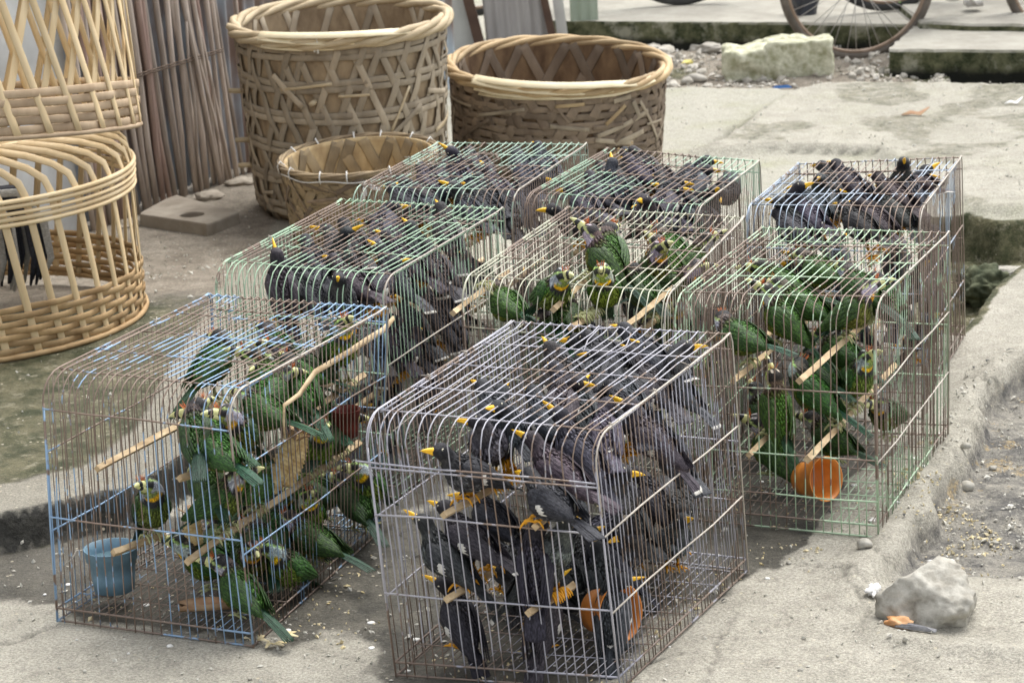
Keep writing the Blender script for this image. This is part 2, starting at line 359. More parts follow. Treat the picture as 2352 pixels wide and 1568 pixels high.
def slab_mat():
    k = N('far_concrete_slab'); v = k.coord('Position'); mid = k.noise(5, 7, v, .7); fine = k.noise(60, 6, v, .8)
    top = k.mix((.29, .275, .235), (.38, .365, .315), k.ramp(mid, [(.38, 0.), (.62, 1.)])); top = k.mix(top, (.27, .25, .20), k.ramp(k.noise(17, 8, v, .75), [(.56, 0.), (.68, .6)]))
    ms = k.mix((.03, .038, .016), (.16, .16, .09), k.ramp(k.noise(11, 8, v, .75), [(.4, 0.), (.6, 1.)])); ms = k.mix(ms, (.36, .35, .27), k.ramp(k.noise(6, 8, v, .7), [(.52, 0.), (.62, .8)]))
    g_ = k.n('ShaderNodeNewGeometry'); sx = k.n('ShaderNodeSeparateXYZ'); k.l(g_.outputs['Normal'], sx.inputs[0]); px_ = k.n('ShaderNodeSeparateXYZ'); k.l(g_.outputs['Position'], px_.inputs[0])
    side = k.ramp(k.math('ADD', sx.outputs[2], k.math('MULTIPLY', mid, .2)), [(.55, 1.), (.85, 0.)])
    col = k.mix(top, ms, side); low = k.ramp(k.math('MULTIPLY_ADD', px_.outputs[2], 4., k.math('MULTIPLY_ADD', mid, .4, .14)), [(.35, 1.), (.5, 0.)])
    col = k.mix(col, (.012, .013, .010), k.math('MULTIPLY', low, .97))  # drain mouth's shade painted black low on the slab face
    return k.out(col, .9, k.math('ADD', mid, k.math('MULTIPLY', fine, .4)), .7, .012, .25)
M_slabfar = slab_mat()
def slab(name, pts, z0, z1, jit=.008):
    P = []
    for i in range(len(pts)):
        a, b = pts[i-1], pts[i]; n = max(1, min(int((b-a).length/.05), 60)) if (b-a).length < 8 else 1
        for j in range(n):
            p = a.lerp(b, j/n); P.append(Vector((p.x+rnd(-jit, jit), p.y+rnd(-jit, jit), 0)))
    m = MB(); n = len(P); c = sum(P, Vector())/n
    ins = lambda p, d: p+(c-p).normalized()*d
    rings = [[Vector((p.x, p.y, z0)) for p in P], [Vector((ins(p, -.004).x, ins(p, rnd(-.006, .004)).y, z0*.5+z1*.5)) for p in P], [Vector((p.x, p.y, z1-.012)) for p in P], [Vector((ins(p, .012).x, ins(p, .012).y, z1+rnd(-.002, .001))) for p in P]]
    m.loft(rings); o = m.obj(name, M_slabfar, None, False); o['kind'] = 'structure'; return o
e_ = PX([(1225, 47), (1290, 49), (1500, 50), (1806, 52), (2040, 56), (2108, 57), (2075, 86), (2040, 114), (2200, 115), (2352, 116)], .12)
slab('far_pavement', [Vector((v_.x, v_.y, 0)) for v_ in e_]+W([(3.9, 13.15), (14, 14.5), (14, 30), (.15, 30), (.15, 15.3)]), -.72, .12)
e_ = PX([(2118, 50), (2230, 55), (2352, 56)], .155)
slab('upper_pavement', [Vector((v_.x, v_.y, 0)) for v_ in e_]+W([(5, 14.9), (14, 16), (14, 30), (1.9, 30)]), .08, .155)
# ------------------------------------------------------------------ cages
HH = .5886
CG = {1: [[(-1.093, 5.82), (-0.618, 5.598), (-0.778, 6.52), (-0.357, 6.335)], [(-1.049, 5.932), (-0.606, 5.695), (-0.758, 6.552), (-0.303, 6.334)]],
2: [[(-0.287, 5.389), (0.193, 5.248), (0.05, 6.159), (0.531, 5.923)], [(-0.291, 5.476), (0.185, 5.25), (0.009, 6.143), (0.508, 5.94)]],
3: [[(-0.773, 6.776), (-0.321, 6.587), (-0.458, 7.528), (-0.007, 7.339)], [(-0.749, 6.913), (-0.3, 6.678), (-0.47, 7.604), (-0.006, 7.384)]],
4: [[(-0.112, 6.52), (0.36, 6.30), (0.18, 7.27), (0.65, 7.05)], [(-0.093, 6.632), (0.398, 6.355), (0.184, 7.353), (0.656, 7.126)]],
5: [[(0.405, 6.314), (0.869, 6.106), (0.702, 7.046), (1.172, 6.883)], [(0.432, 6.349), (0.901, 6.214), (0.696, 6.99), (1.169, 6.832)]],
6: [[(-0.456, 7.761), (0.014, 7.592), (-0.202, 8.464), (0.268, 8.294)], [(-0.426, 7.793), (0.041, 7.624), (-0.2, 8.383), (0.267, 8.252)]],
7: [[(0.06, 7.54), (0.526, 7.347), (0.33, 8.194), (0.796, 8.001)], [(0.085, 7.584), (0.555, 7.309), (0.334, 8.158), (0.772, 7.857)]],
8: [[(0.693, 7.351), (1.158, 7.191), (0.927, 8.031), (1.393, 7.871)], [(0.697, 7.293), (1.15, 7.141), (0.886, 7.791), (1.368, 7.777)]]}
RB, RV = .075, .065
BASE = .003
def corners(k):
    b, t = CG[k]; B = [Vector((x, y, 0)) for x, y in b]; T = [Vector((x, y, 0)) for x, y in t]
    for i in (0, 1): T[i] = T[i]-(T[i+2]-T[i]).normalized()*RB
    return B, T
CORN = {k: corners(k) for k in CG}
def pos(k, a, b, z):
    B, T = CORN[k]; q = z/HH
    bi = lambda P: (P[0]*(1-a)+P[1]*a)*(1-b)+(P[2]*(1-a)+P[3]*a)*b
    p = bi(B)*(1-q)+bi(T)*q; p.z = z+BASE*(1-q); return p
def on_cage(k, px, py, b):
    p0, p1, p2 = pos(k, 0, b, 0), pos(k, 1, b, 0), pos(k, .5, b, HH)
    return on_plane(px, py, p0, (p1-p0).cross(p2-p0).normalized())
def local(k, p):
    """a,b,z of a world point inside cage k"""
    B, T = CORN[k]; q = p.z/HH; P = [B[i]*(1-q)+T[i]*q for i in range(4)]; u = P[1]-P[0]; v = P[2]-P[0]; d = p-P[0]
    det = u.x*v.y-u.y*v.x; return (d.x*v.y-d.y*v.x)/det, (u.x*d.y-u.y*d.x)/det, p.z
def F2(x, y): return x*.6125, y*.6125            # full resolution pixel to the 2352 frame
CL = {1: ('front left cage with flaking blue paint, green barbets and a blue water pot', 'blue front left cage'),
      2: ('front middle cage of grey painted wire crowded with black mynahs', 'grey front middle cage'),
      3: ('green painted wire cage of mynahs behind the blue front left cage', 'second-row left cage'),
      4: ('central wire cage of green barbets behind the front middle cage', 'central barbet cage'),
      5: ('right hand cage with green wires, barbets and an orange cup on its floor', 'right hand barbet cage'),
      6: ('rearmost green wire cage of mynahs touching the small basket', 'rear left cage'),
      7: ('back row middle cage of mynahs in front of the dark wide basket', 'rear middle cage'),
      8: ('rear right cage with pale blue wires and mynahs beside the mossy hollow', 'rear right cage')}
CAGE = {}
for k in CG:
    o0 = pos(k, 0, 0, 0)
    cg = thing('bird_cage', CL[k][0], 'bird cage', o0, 'wire bird cages standing on the pavement'); CAGE[k] = cg
    wp = lambda a, b, z: pos(k, a, b, z)-o0
    nh = 23; far = k > 5
    rt, rs = (.0016, .00125) if not far else (.0016, .0012)
    th = [i*math.pi/2/5 for i in range(6)]
    Ld = (pos(k, .5, 1, HH)-pos(k, .5, 0, HH)).length; rb = RB/Ld
    rods_top = [0, .25, .5, .74, 1]
    for i in range(nh):
        a = i/(nh-1)+(rnd(-.006, .006) if 0 < i < nh-1 else 0)
        aj = a+rnd(-.007, .007)
        pts = [wp(a, 0, z) for z in (0, HH*.17, HH*.33, HH*.5, HH*.64, HH*.82)]
        for t in th: pts.append(wp(aj, rb*(1-math.cos(t)), HH-RV+RV*math.sin(t)))
        for b in (.2, .35, .5, .65, .8, .92): pts.append(wp(aj+rnd(-.003, .003), rb+(1-rb)*b, HH-rnd(0, .004)))
        pts += [wp(a, .99, HH+.003), wp(a, 1.006, HH-.004), wp(a, 1.004, HH-.02), wp(a+rnd(-.005, .005), 1, HH*.5), wp(a, 1, 0)]
        wb = Vector((rnd(-1, 1), rnd(-1, 1), 0))*.003; m = MB(); m.tube([p+Vector((rnd(-1, 1), rnd(-1, 1), 0))*.0013+wb*math.sin(q_*.55+i) for q_, p in enumerate(pts)], rt, 5); m.obj('hoop_wire', M_hoop[k], cg)
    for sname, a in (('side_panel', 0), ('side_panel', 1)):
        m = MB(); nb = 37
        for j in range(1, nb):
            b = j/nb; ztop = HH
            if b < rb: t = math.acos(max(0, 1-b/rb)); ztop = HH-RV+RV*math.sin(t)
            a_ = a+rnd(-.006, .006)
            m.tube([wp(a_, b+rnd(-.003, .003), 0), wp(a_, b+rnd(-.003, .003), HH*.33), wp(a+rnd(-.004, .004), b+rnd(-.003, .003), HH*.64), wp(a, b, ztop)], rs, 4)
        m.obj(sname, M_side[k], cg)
    # rods
    def rod(pts, r=.0018, nm='cross_rod', mt=None):
        m = MB(); m.tube(pts, r, 5); m.obj(nm, mt or M_hoop[k], cg)
    for q in rods_top:
        b = rb+(1-rb)*q; rod([wp(a, b, HH-.004+rnd(-.002, .002)) for a in (-.004, .2, .4, .6, .8, 1.004)])
    lv = {1: (.87, .43), 2: (.82, .64, .33), 5: (.62, .34, .16)}.get(k, (.80, .58, .30))
    for q in lv:
        rod([wp(a, -.006, HH*q+rnd(-.003, .003)) for a in (-.004, .25, .5, .75, 1.004)], .0022)
    if k == 2: rod([wp(a, -.008, HH*.835+rnd(-.002, .002)) for a in (-.06, .25, .5, .75, 1.0)], .0022)
    for a in (0, 1):
        for q in ((.62, .32) if k != 1 else (.70, .37)):
            rod([wp(a+(.004 if a else -.004), b, HH*q+rnd(-.004, .004)) for b in (0, .25, .5, .75, 1)], .0022, mt=M_bind if a and k in (2, 3, 5) else None)
        e = .006 if a else -.006
        top = [wp(a+e, 0, HH*.7)]+[wp(a+e, rb*(1-math.cos(t)), HH-RV+RV*math.sin(t)) for t in th]+[wp(a+e, rb+(1-rb)*q, HH) for q in (.3, .6, .93)]
        top += [wp(a+e, .985, HH+.004), wp(a+e, 1.0, HH-.02), wp(a+e, 1, 0)]
        rod(top, .0021, 'edge_rod', M_bind if a else None)
        rod([wp(a-e*.4, rb+(1-rb)*q, HH-.007) for q in (0, .3, .6, .95)], .0022, 'edge_rod')
        rod([wp(a+e*.5, 0.0, 0), wp(a+e*.6, -.004, HH*.4), wp(a+e*.5, 0, HH-RV)], .0024, 'corner_post')
    for q in (.93, .55, .3): rod([wp(a, 1.008, HH*q) for a in (0, .5, 1)], .0019)
    for z in (.004, .034):
        loop = [wp(0, 0, z), wp(1, 0, z), wp(1, 1, z), wp(0, 1, z)]
        for i in range(4): rod([loop[i], loop[(i+1) % 4]], .0026, 'base_rod', M_side[k])
    m = MB()
    for j in range(1, 24): a = j/24+rnd(-.004, .004); m.tube([wp(a, 0, .034+rnd(-.002, .002)), wp(a, .5, .031), wp(a, 1, .034)], .0014, 4)
    for j in range(1, 8): m.tube([wp(0, j/8, .0355), wp(.5, j/8, .033), wp(1, j/8, .0355)], .0016, 4)
    m.obj('floor_grid', M_side[k], cg)
# carrying loop and ties
for k in CG:
    o0 = CAGE[k].location
    for a, b in ((0, .12), (0, .40), (0, .64), (1, .12), (1, .42), (1, .66)):
        if random.random() < .25: continue
        c = pos(k, a, b, HH)-o0; m = MB()
        m.tube([c+Vector((.006*math.cos(t*2.4), .006*math.sin(t*2.4), -.006+.0016*t+.004*math.sin(t*3))) for t in range(9)]+[c+Vector((rnd(-.02, .02), rnd(-.02, .02), rnd(.0, .018)))], .0012, 4); m.obj('twisted_tie', M_bind, CAGE[k])
def wire_loop(k, pts, r=.0017, mt=None, name='wire_loop'):
    o0 = CAGE[k].location; m = MB(); m.tube([p-o0 for p in pts], r, 5); m.obj(name, mt or M_side[k], CAGE[k])
wire_loop(2, [pos(2, a, b, z) for a, b, z in ((.50, .72, HH+.004), (.47, .80, HH+.012), (.46, .90, HH+.016), (.55, .93, HH+.016), (.62, .88, HH+.014), (.66, .78, HH+.010), (.62, .70, HH+.004))])
wire_loop(6, [pos(6, .35+.25*t, .62+.12*math.sin(t*3.1), HH+.006) for t in (0, .2, .4, .6, .8, 1)])
wire_loop(4, [pos(4, .35+.3*t, .60-.07*math.sin(t*3.1), HH+.006) for t in (0, .2, .4, .6, .8, 1)])

# perches: (cage, front px, back px) in full resolution pixels
M_perch = mat_simple('peeled_stick_wood', (.34, .23, .12), (.70, .55, .35), 16, .7, 'Position', (1, 1, 3), .4, .002)
PERCH = {k: [] for k in CG}
def perch(k, f, b, fb=-.03, r=.0085, bends=.004, lim=1.0):
    pf = on_cage(k, *F2(*f), fb); best = None
    for i in range(4, 101):
        q = on_cage(k, *F2(*b), i/100)
        e = abs(q.z-pf.z)+.25*abs(local(k, q)[0]-local(k, pf)[0])
        if best is None or e < best[0]: best = (e, q)
    pb = best[1]; dd = pb-pf
    PERCH[k].append((pf.copy(), pb.copy()))
    m = MB(); o0 = CAGE[k].location; n_ = 9
    m.tube([pf+dd*(i/(n_-1))+Vector((rnd(-1, 1), 0, rnd(-1, 1)))*bends*.35-o0 for i in range(n_)], [r*1.12*rnd(.92, 1.08) for i in range(n_)], 4)
    m.obj('perch', M_perch, CAGE[k], smooth=False)
perch(1, (366, 1758), (838, 1505)); perch(1, (674, 1796), (953, 1681)); perch(1, (424, 2071), (616, 2003)); perch(1, (703, 2104), (1348, 1661), r=.0095)
perch(1, (1180, 1535), (1367, 1406), .72)
perch(2, (1660, 1932), (1930, 1790)); perch(2, (2006, 1973), (2410, 1662), r=.0095); perch(2, (1673, 2247), (1850, 2145), r=.009); perch(2, (1979, 2297), (2150, 2195), r=.0095)
perch(4, (1700, 1173), (1903, 1018)); perch(4, (2074, 1159), (2219, 1032)); perch(4, (2140, 1232), (2224, 1178)); perch(4, (2350, 1220), (2518, 1084))
perch(5, (2749, 1427), (2902, 1301)); perch(5, (2998, 1427), (3369, 1102), r=.0098); perch(5, (2807, 1706), (2895, 1622)); perch(5, (3029, 1721), (3354, 1370), r=.0095)
def perch_ab(k, a, z, b0=.04, b1=.96):
    p, q = pos(k, a, b0, z), pos(k, a+rnd(-.02, .02), b1, z+rnd(-.01, .01)); PERCH[k].append((p, q)); m = MB(); o0 = CAGE[k].location
    m.tube([p+(q-p)*(i/6)+Vector((0, 0, rnd(-.003, .003)))-o0 for i in range(7)], .0085, 7); m.obj('perch', M_perch, CAGE[k])
for k in (3, 6, 7, 8):
    for a, z in ((.27, .42), (.70, .42), (.27, .21), (.70, .21)): perch_ab(k, a, z)
for k, a, z in ((2, .62, .41), (4, .75, .42), (1, .75, .40), (5, .25, .40)): perch_ab(k, a, z, .35, .98)

# ------------------------------------------------------------------ birds
def mat_feather(name, base=None, scale=170, rough=.55, var=.5, attr=False, hi=None):
    k = N(name); v = k.coord('Object', (1, 3.2, 3.2)); f = k.noise(scale*.55, 4, v, .7, .6); f2 = k.noise(scale*.12, 3, v)
    if attr:
        a = k.n('ShaderNodeAttribute'); a.attribute_name = 'Col'; col = a.outputs['Color']
        col = k.mix(col, k.mix(col, (2.2, 2.2, 2.0), 1., 'MULTIPLY'), k.ramp(f, [(.52, 0.), (.60, .9)])); col = k.mix(col, k.mix(col, (.35, .35, .35), 1., 'MULTIPLY'), k.ramp(f, [(.36, .8), (.46, 0.)]))
    else:
        col = k.mix(base, hi or tuple(min(1, c*2.4) for c in base), k.ramp(f, [(.45, 0.), (.68, 1.)]))
    oi = k.n('ShaderNodeObjectInfo')
    col = k.mix(col, oi.outputs['Color'], 1., 'MULTIPLY')
    return k.out(col, rough, f, .9, .003, .3)
M_myn = mat_feather('mynah_plumage', attr=True); M_barb = mat_feather('barbet_plumage', attr=True, rough=.5)
M_mwing = mat_feather('mynah_wing', (.026, .026, .031), hi=(.10, .10, .11)); M_white = mat_simple('white_feather', (.55, .53, .48), (.75, .73, .68), 60, .7)
M_bwing = mat_feather('barbet_wing', (.020, .050, .014), hi=(.085, .20, .034), rough=.45); M_btail = mat_feather('barbet_tail', (.014, .045, .022), hi=(.035, .12, .06), rough=.4)
M_beak = mat_simple('orange_beak', (.90, .46, .01), (.95, .58, .03), 60, .4, spec=.5); M_bbeak = mat_simple('yellow_beak', (.60, .60, .22), (.72, .71, .38), 60, .4, spec=.5)
M_black = mat_simple('black_keratin', (.012, .012, .012), (.03, .03, .03), 60, .3, spec=.5)
M_legm = mat_simple('orange_leg_skin', (.66, .28, .012), (.80, .40, .03), 90, .5); M_legb = mat_simple('olive_leg_skin', (.34, .36, .16), (.52, .52, .28), 90, .5)
M_eyew = mat_simple('pale_iris', (.7, .66, .5), (.8, .76, .6), 60, .3, spec=.6); M_thigh = mat_feather('thigh_feather', (.04, .04, .04))
M_tuft = mat_simple('fiery_tuft', (.55, .10, .03), (.7, .25, .08), 90, .6)

SECM = [(-.066, .000, .004, .004), (-.058, .000, .013, .011), (-.045, .001, .021, .019), (-.02, .002, .031, .030), (.008, .0, .037, .037), (.03, .001, .036, .037), (.05, .008, .029, .031),
        (.063, .017, .0225, .0245), (.074, .026, .0195, .0205), (.085, .032, .0192, .0195), (.097, .034, .0178, .0175), (.106, .032, .0140, .0130), (.112, .0295, .0088, .0080), (.1155, .028, .002, .002)]
SECB = [(-.066, .000, .005, .004), (-.058, .000, .015, .012), (-.045, .001, .024, .021), (-.02, .001, .034, .033), (.008, -.001, .040, .041), (.028, .001, .039, .040), (.046, .008, .033, .035),
        (.059, .016, .0275, .029), (.070, .024, .0245, .0255), (.082, .030, .0240, .0240), (.094, .032, .0218, .0210), (.103, .030, .0168, .0155), (.109, .0275, .0105, .0095), (.1125, .026, .003, .003)]
def interp_sec(S_, n):
    A = np.array(S_); t = np.concatenate([[0], np.cumsum(np.hypot(np.diff(A[:, 0]), np.diff(A[:, 2])*.6))]); t /= t[-1]
    # Catmull-Rom resample
    out = []
    for u in np.linspace(0, 1, n):
        i = min(max(np.searchsorted(t, u)-1, 0), len(t)-2); f = (u-t[i])/(t[i+1]-t[i])
        p0, p1, p2, p3 = A[max(i-1, 0)], A[i], A[i+1], A[min(i+2, len(t)-1)]
        out.append(.5*((2*p1)+(-p0+p2)*f+(2*p0-5*p1+4*p2-p3)*f*f+(-p0+3*p1-3*p2+p3)*f**3))
    return out
def bend(v, ang):
    """turn the head about the neck"""
    x = v[0]; s_ = min(max((x-.050)/.028, 0), 1); s_ = s_*s_*(3-2*s_); a = ang*s_
    c, d = math.cos(a), math.sin(a); X0, Z0 = .070, 0
    dx, dy = v[0]-X0, v[1]
    return (X0+c*dx-d*dy, d*dx+c*dy, v[2])
def col_myn(x, y, z, r):
    up = z-.0
    if x > .070: c = (.016, .016, .020)
    elif x > .05: c = (.032, .032, .037)
    else: c = (.058, .058, .065) if (z > .0) else (.12, .12, .128)
    if x > .06 and x < .085 and z < .018: c = (.045, .044, .046)
    return c
def col_barb(x, y, z, r):
    ay = abs(y)
    if x < .052:
        if z > .005: return (.058, .155, .024) if x < .035 else (.075, .10, .034)
        if z < -.018 or (x > .0 and z < -.006): return (.15, .19, .03)
        return (.062, .15, .026)
    # head
    if z < .012 and x < .084:
        if .068 < x < .0765: return (.78, .42, .01)
        if .058 < x <= .068: return (.025, .025, .025)
        if x >= .0765: return (.22, .27, .08)
        return (.08, .12, .025)
    if ay > .009 and .010 < z < .035 and .062 < x < .094: return (.36, .37, .40)
    if ay > .007 and .035 <= z < .039 and x > .066: return (.36, .48, .16)
    if x >= .084 and z < .018: return (.28, .34, .08)
    if .007 < ay < .0095 and z > .041 and x > .074: return (.5, .5, .48)
    if z >= .036 and x > .072: return (.015, .015, .015)
    if x > .092: return (.02, .02, .02)
    return (.075, .058, .048)
def body_mesh(sec, colf, ang, mat, name):
    R = interp_sec(sec, 46); n = 28; m = MB(); rings = []; cols = []
    for (x, z, ry, rz) in R:
        ring = []
        for j in range(n):
            a = 2*math.pi*j/n; yy = math.sin(a)*max(ry, .001); zz = math.cos(a)*max(rz, .001)
            k_ = 1+.03*math.sin(a*7+x*260)*(1 if x < .06 else .3)
            p = (x, yy*k_, z+zz*k_); cols.append(colf(p[0], p[1], p[2], R)); ring.append(bend(p, ang))
        rings.append(ring)
    m.loft(rings); m.c = cols
    return m.mesh(name, mat, True, True)
def beak_mesh(kind, ang):
    m = MB()
    if kind == 'm':
        for zo, r0, L, dz, dr in ((.0300, .0068, .0360, -.0080, 1), (.0250, .0050, .031, -.0035, -1)):
            rings = []
            for i in range(8):
                t = i/7; x = .108+L*t; r = r0*(1-t)**.75+.0004; z = zo+dz*t*t
                rings.append([bend((x, math.sin(a)*r*.8, z+math.cos(a)*r), ang) for a in [2*math.pi*q/8 for q in range(8)]])
            m.loft(rings)
        return m.mesh('beak', [M_beak])
    for zo, r0, L, dz in ((.0290, .0115, .050, -.012), (.0210, .0085, .043, -.003)):
        rings = []; 
        for i in range(13):
            t = i/12; x = .101+L*t; r = r0*(1-t**1.6)**.7+.0006; z = zo+dz*t*t
            rings.append([bend((x, math.sin(a)*r*.85, z+math.cos(a)*r), ang) for a in [2*math.pi*q/10 for q in range(10)]])
        b0 = len(m.f); m.loft(rings)
        for f in range(b0, len(m.f)-2):
            i = (f-b0)//10
            if i in (5, 6, 7): m.m[f] = 1
    return m.mesh('beak', [M_bbeak, M_black])
def eye_mesh(kind, ang, sgn):
    m = MB(); y0 = .0158 if kind == 'm' else .0195; x0 = .099 if kind == 'm' else .093; z0 = .0365 if kind == 'm' else .0345
    for r, dy, mi in ((.0030, 0, 0), (.0017, .0010, 1)):
        rings = []
        for i in range(5):
            ph = i/4*math.pi*.5; rr = r*math.cos(ph)+.0001
            rings.append([bend((x0+rr*math.cos(2*math.pi*q/10), sgn*(y0+dy+r*.55*math.sin(ph)), z0+rr*math.sin(2*math.pi*q/10)), ang) for q in range(10)])
        m.loft(rings, True, mi)
    return m.mesh('eye', [M_eyew if kind == 'm' else M_black, M_black])
def blade(m, p0, p1, w0, nrm, mi=0, sag=0., tipw=.35, seg=6, split=None):
    p0, p1 = Vector(p0), Vector(p1); pts = []; ws = []
    for i in range(seg+1):
        t = i/seg; pts.append(p0.lerp(p1, t)+Vector(nrm)*sag*math.sin(t*math.pi)); ws.append(w0*(1-(1-tipw)*t**3)*(.65+.35*math.sin(min(1, t*3)*math.pi/2)))
    b0 = len(m.f); m.strip(pts, ws, w0*.10, lambda i: nrm, mi)
    if split is not None:
        for f in range(b0, len(m.f)):
            if (f-b0)//5 >= split[0]: m.m[f] = split[1]
def wing_mesh(kind, sgn):
    m = MB(); R = interp_sec(SECM if kind == 'm' else SECB, 60); k_ = 1.06
    def surf(x, th, off=1.0):
        xx = min(max(x, -.060), .1); r = min(R, key=lambda q: abs(q[0]-xx)); tail = max(0, -.045-x)
        ry, rz = max(r[2], .012), max(r[3], .010)
        return Vector((x, sgn*(math.sin(th)*ry*k_*off), r[1]+math.cos(th)*rz*k_*off-tail*.02))
    rings = []
    nx_, nt_ = 15, 8
    for i in range(nx_):                                    # covert shell, closed at the back
        t = i/(nx_-1); x = .050-.085*t; th0 = 1.30-.80*min(1, t*3.2)**.7; th1 = 1.45+.60*min(1, t*3.2)**.7-.35*t
        o_ = [surf(x, th0+(th1-th0)*j/(nt_-1), 1.0+.07*math.sin(math.pi*min(1, t*2+.1)/1)*math.sin(j/(nt_-1)*math.pi)+.015*(j % 2)) for j in range(nt_)]
        i_ = [surf(x, th0+(th1-th0)*j/(nt_-1), .93) for j in range(nt_)][::-1]
        rings.append(o_+i_)
    m.loft(rings)
    nf = 8 if kind == 'm' else 7
    for j in range(nf):                                     # flight feathers
        q = j/(nf-1); th = .62+1.25*q
        a = surf(.012-.014*q, th, 1.02+.012*(nf-j)); tipx = -.072-.024*math.sin(q*2.2)-(.006 if kind == 'm' else .0)
        b = Vector((tipx, sgn*(.010+.010*math.sin(q*3)), .014-.017*q)); n_ = Vector((0, sgn*math.sin(th), math.cos(th)*.9+.15))
        blade(m, a, b, .0062, n_, 0, .004, .4)
    for j in range(5):                                      # secondaries row
        q = j/4; th = .55+1.3*q; a = surf(.03, th, 1.06); b = surf(-.025, th*.92, 1.12); blade(m, a, b, .008, (0, sgn*math.sin(th), math.cos(th)), 0, .002, .5, 4)
    if kind == 'm':                                         # white patch at the base of the primaries
        for j in range(3):
            th = 1.55+.13*j; a = surf(.002-.004*j, th, 1.14); b = surf(-.034-.003*j, th-.05, 1.18); blade(m, a, b, .0062, (0, sgn*math.sin(th), math.cos(th)), 1, .001, .6, 4)
    return m.mesh('wing', [M_mwing, M_white] if kind == 'm' else [M_bwing])
def tail_mesh(kind, tip=True):
    m = MB(); nf = 7; L = .100 if kind == 'm' else .128
    for j in range(nf):
        q = (j/(nf-1)-.5)*2; a = Vector((-.050, q*.008, .002-.002*abs(q))); b = Vector((-.050-L*(1-.05*abs(q)), q*(.020 if kind == 'm' else .014), -.004-.004*abs(q)))
        blade(m, a, b, .0072 if kind == 'm' else .0052, (0, q*.25, 1), 0, .003, .55 if kind == 'm' else .2, 12, (11, 1) if kind == 'm' and tip else None)
    # undertail wedge
    rings = []
    for i in range(6):
        t = i/5; x = -.045-.045*t; rings.append([Vector((x, math.sin(a_)*(.014*(1-t)+.001), -.001-.004*t+math.cos(a_)*(.010*(1-t)+.001))) for a_ in [2*math.pi*u/8 for u in range(8)]])
    m.loft(rings, True, 1 if kind == 'm' else 0)
    return m.mesh('tail', [M_mwing, M_white] if kind == 'm' else [M_btail])
def leg_mesh(kind):
    m = MB()    # unit length, pointing down -Z
    m.tube([(0, 0, .18), (0, 0, 0), (.0, 0, -.22), (0, 0, -.40)], [.0085, .0085, .0055, .0034], 8, 1)
    m.tube([(0, 0, -.34), (0, 0, -.7), (0, 0, -1.0)], [.0034, .0029, .0031], 6, 0)
    return m.mesh('leg', [M_legm if kind == 'm' else M_legb, M_thigh])
def foot_mesh(kind, grip):
    m = MB(); L = .030 if kind == 'm' else .027
    for a in ((-.45, 0, .45, math.pi) if kind == 'm' else (-.3, .3, math.pi-.3, math.pi+.3)):
        c, s_ = math.cos(a), math.sin(a); ll = L*(1 if abs(a) < 1 else .75)
        if grip: pr = [(0, .002), (.3, .005), (.62, .003), (.88, -.006), (1.0, -.013)]
        else: pr = [(0, .003), (.3, .005), (.6, .0035), (.9, .002), (1.1, -.001)]
        m.tube([(c*t*ll, s_*t*ll, z) for t, z in pr], [.0031, .0029, .0026, .0023, .0007], 6)
    return m.mesh('foot', [M_legm if kind == 'm' else M_legb])
def tuft_mesh(ang):
    m = MB()
    for j in range(14):
        y = rnd(-.007, .007); p = bend((.104, y, .036), ang); q = bend((.110+rnd(0, .010), y*1.7, .046+rnd(0, .010)), ang); m.tube([p, q], [.0009, .0003], 3)
    return m.mesh('bristle_tuft', [M_tuft])
def contour_mesh(kind, ang):
    sec, cf, mt = (SECM, col_myn, M_myn) if kind == 'm' else (SECB, col_barb, M_barb); R_ = interp_sec(sec, 60); m = MB(); row = 0
    x = -.052
    while x < .070:
        r = min(R_, key=lambda q: abs(q[0]-x)); ry, rz = r[2], r[3]; n = max(6, int(2*math.pi*ry/.0082)); row += 1
        for j in range(n):
            a = 2*math.pi*(j+.5*(row % 2)+rnd(-.2, .2))/n; sx_ = x+rnd(-.003, .003); L_ = rnd(.013, .021)
            r2 = min(R_, key=lambda q: abs(q[0]-(sx_-L_))); off = rnd(1.02, 1.09)
            p0 = Vector((sx_, math.sin(a)*ry*1.0, r[1]+math.cos(a)*rz*1.0)); p1 = Vector((sx_-L_, math.sin(a)*max(r2[2]*off, .006), r2[1]+math.cos(a)*max(r2[3]*off, .006)))
            b0 = len(m.v); nn = Vector((0, math.sin(a), math.cos(a))); p0 = Vector(bend(p0, ang)); p1 = Vector(bend(p1, ang)); md = p0.lerp(p1, .5)+nn*.0012
            sd_ = (p1-p0).normalized().cross(nn)*rnd(.0028, .0042); q = rnd(.8, 1.4) if kind == 'b' else rnd(.7, 1.7); c = tuple(min(1, v*q) for v in cf(sx_-L_*.5, p1.y, p1.z, None))
            m.add([p0-sd_*.6, p0+sd_*.6, md+sd_, p1+sd_*.35, p1-sd_*.35, md-sd_, md-nn*.0016], [(0, 1, 2, 5), (5, 2, 3, 4), (1, 0, 6), (2, 1, 6), (3, 2, 6), (4, 3, 6), (5, 4, 6), (0, 5, 6)], 0, c)
        x += .0095
    return m.mesh('contour_feathers', mt, True, True)
ANG = (-75, -38, 0, 38, 75, 150)
BM = {}
for kd, sec, cf, mt in (('m', SECM, col_myn, M_myn), ('b', SECB, col_barb, M_barb)):
    for i, a in enumerate(ANG):
        r_ = math.radians(a)
        BM[kd, i] = dict(body=body_mesh(sec, cf, r_, mt, 'body'), beak=beak_mesh(kd, r_), eyes=(eye_mesh(kd, r_, 1), eye_mesh(kd, r_, -1)), tuft=tuft_mesh(r_) if kd == 'b' else None, cont=contour_mesh(kd, r_))
    BM[kd] = dict(wings=(wing_mesh(kd, 1), wing_mesh(kd, -1)), tail=tail_mesh(kd), tail2=tail_mesh(kd, False), leg=leg_mesh(kd), feet=(foot_mesh(kd, 0), foot_mesh(kd, 1)))

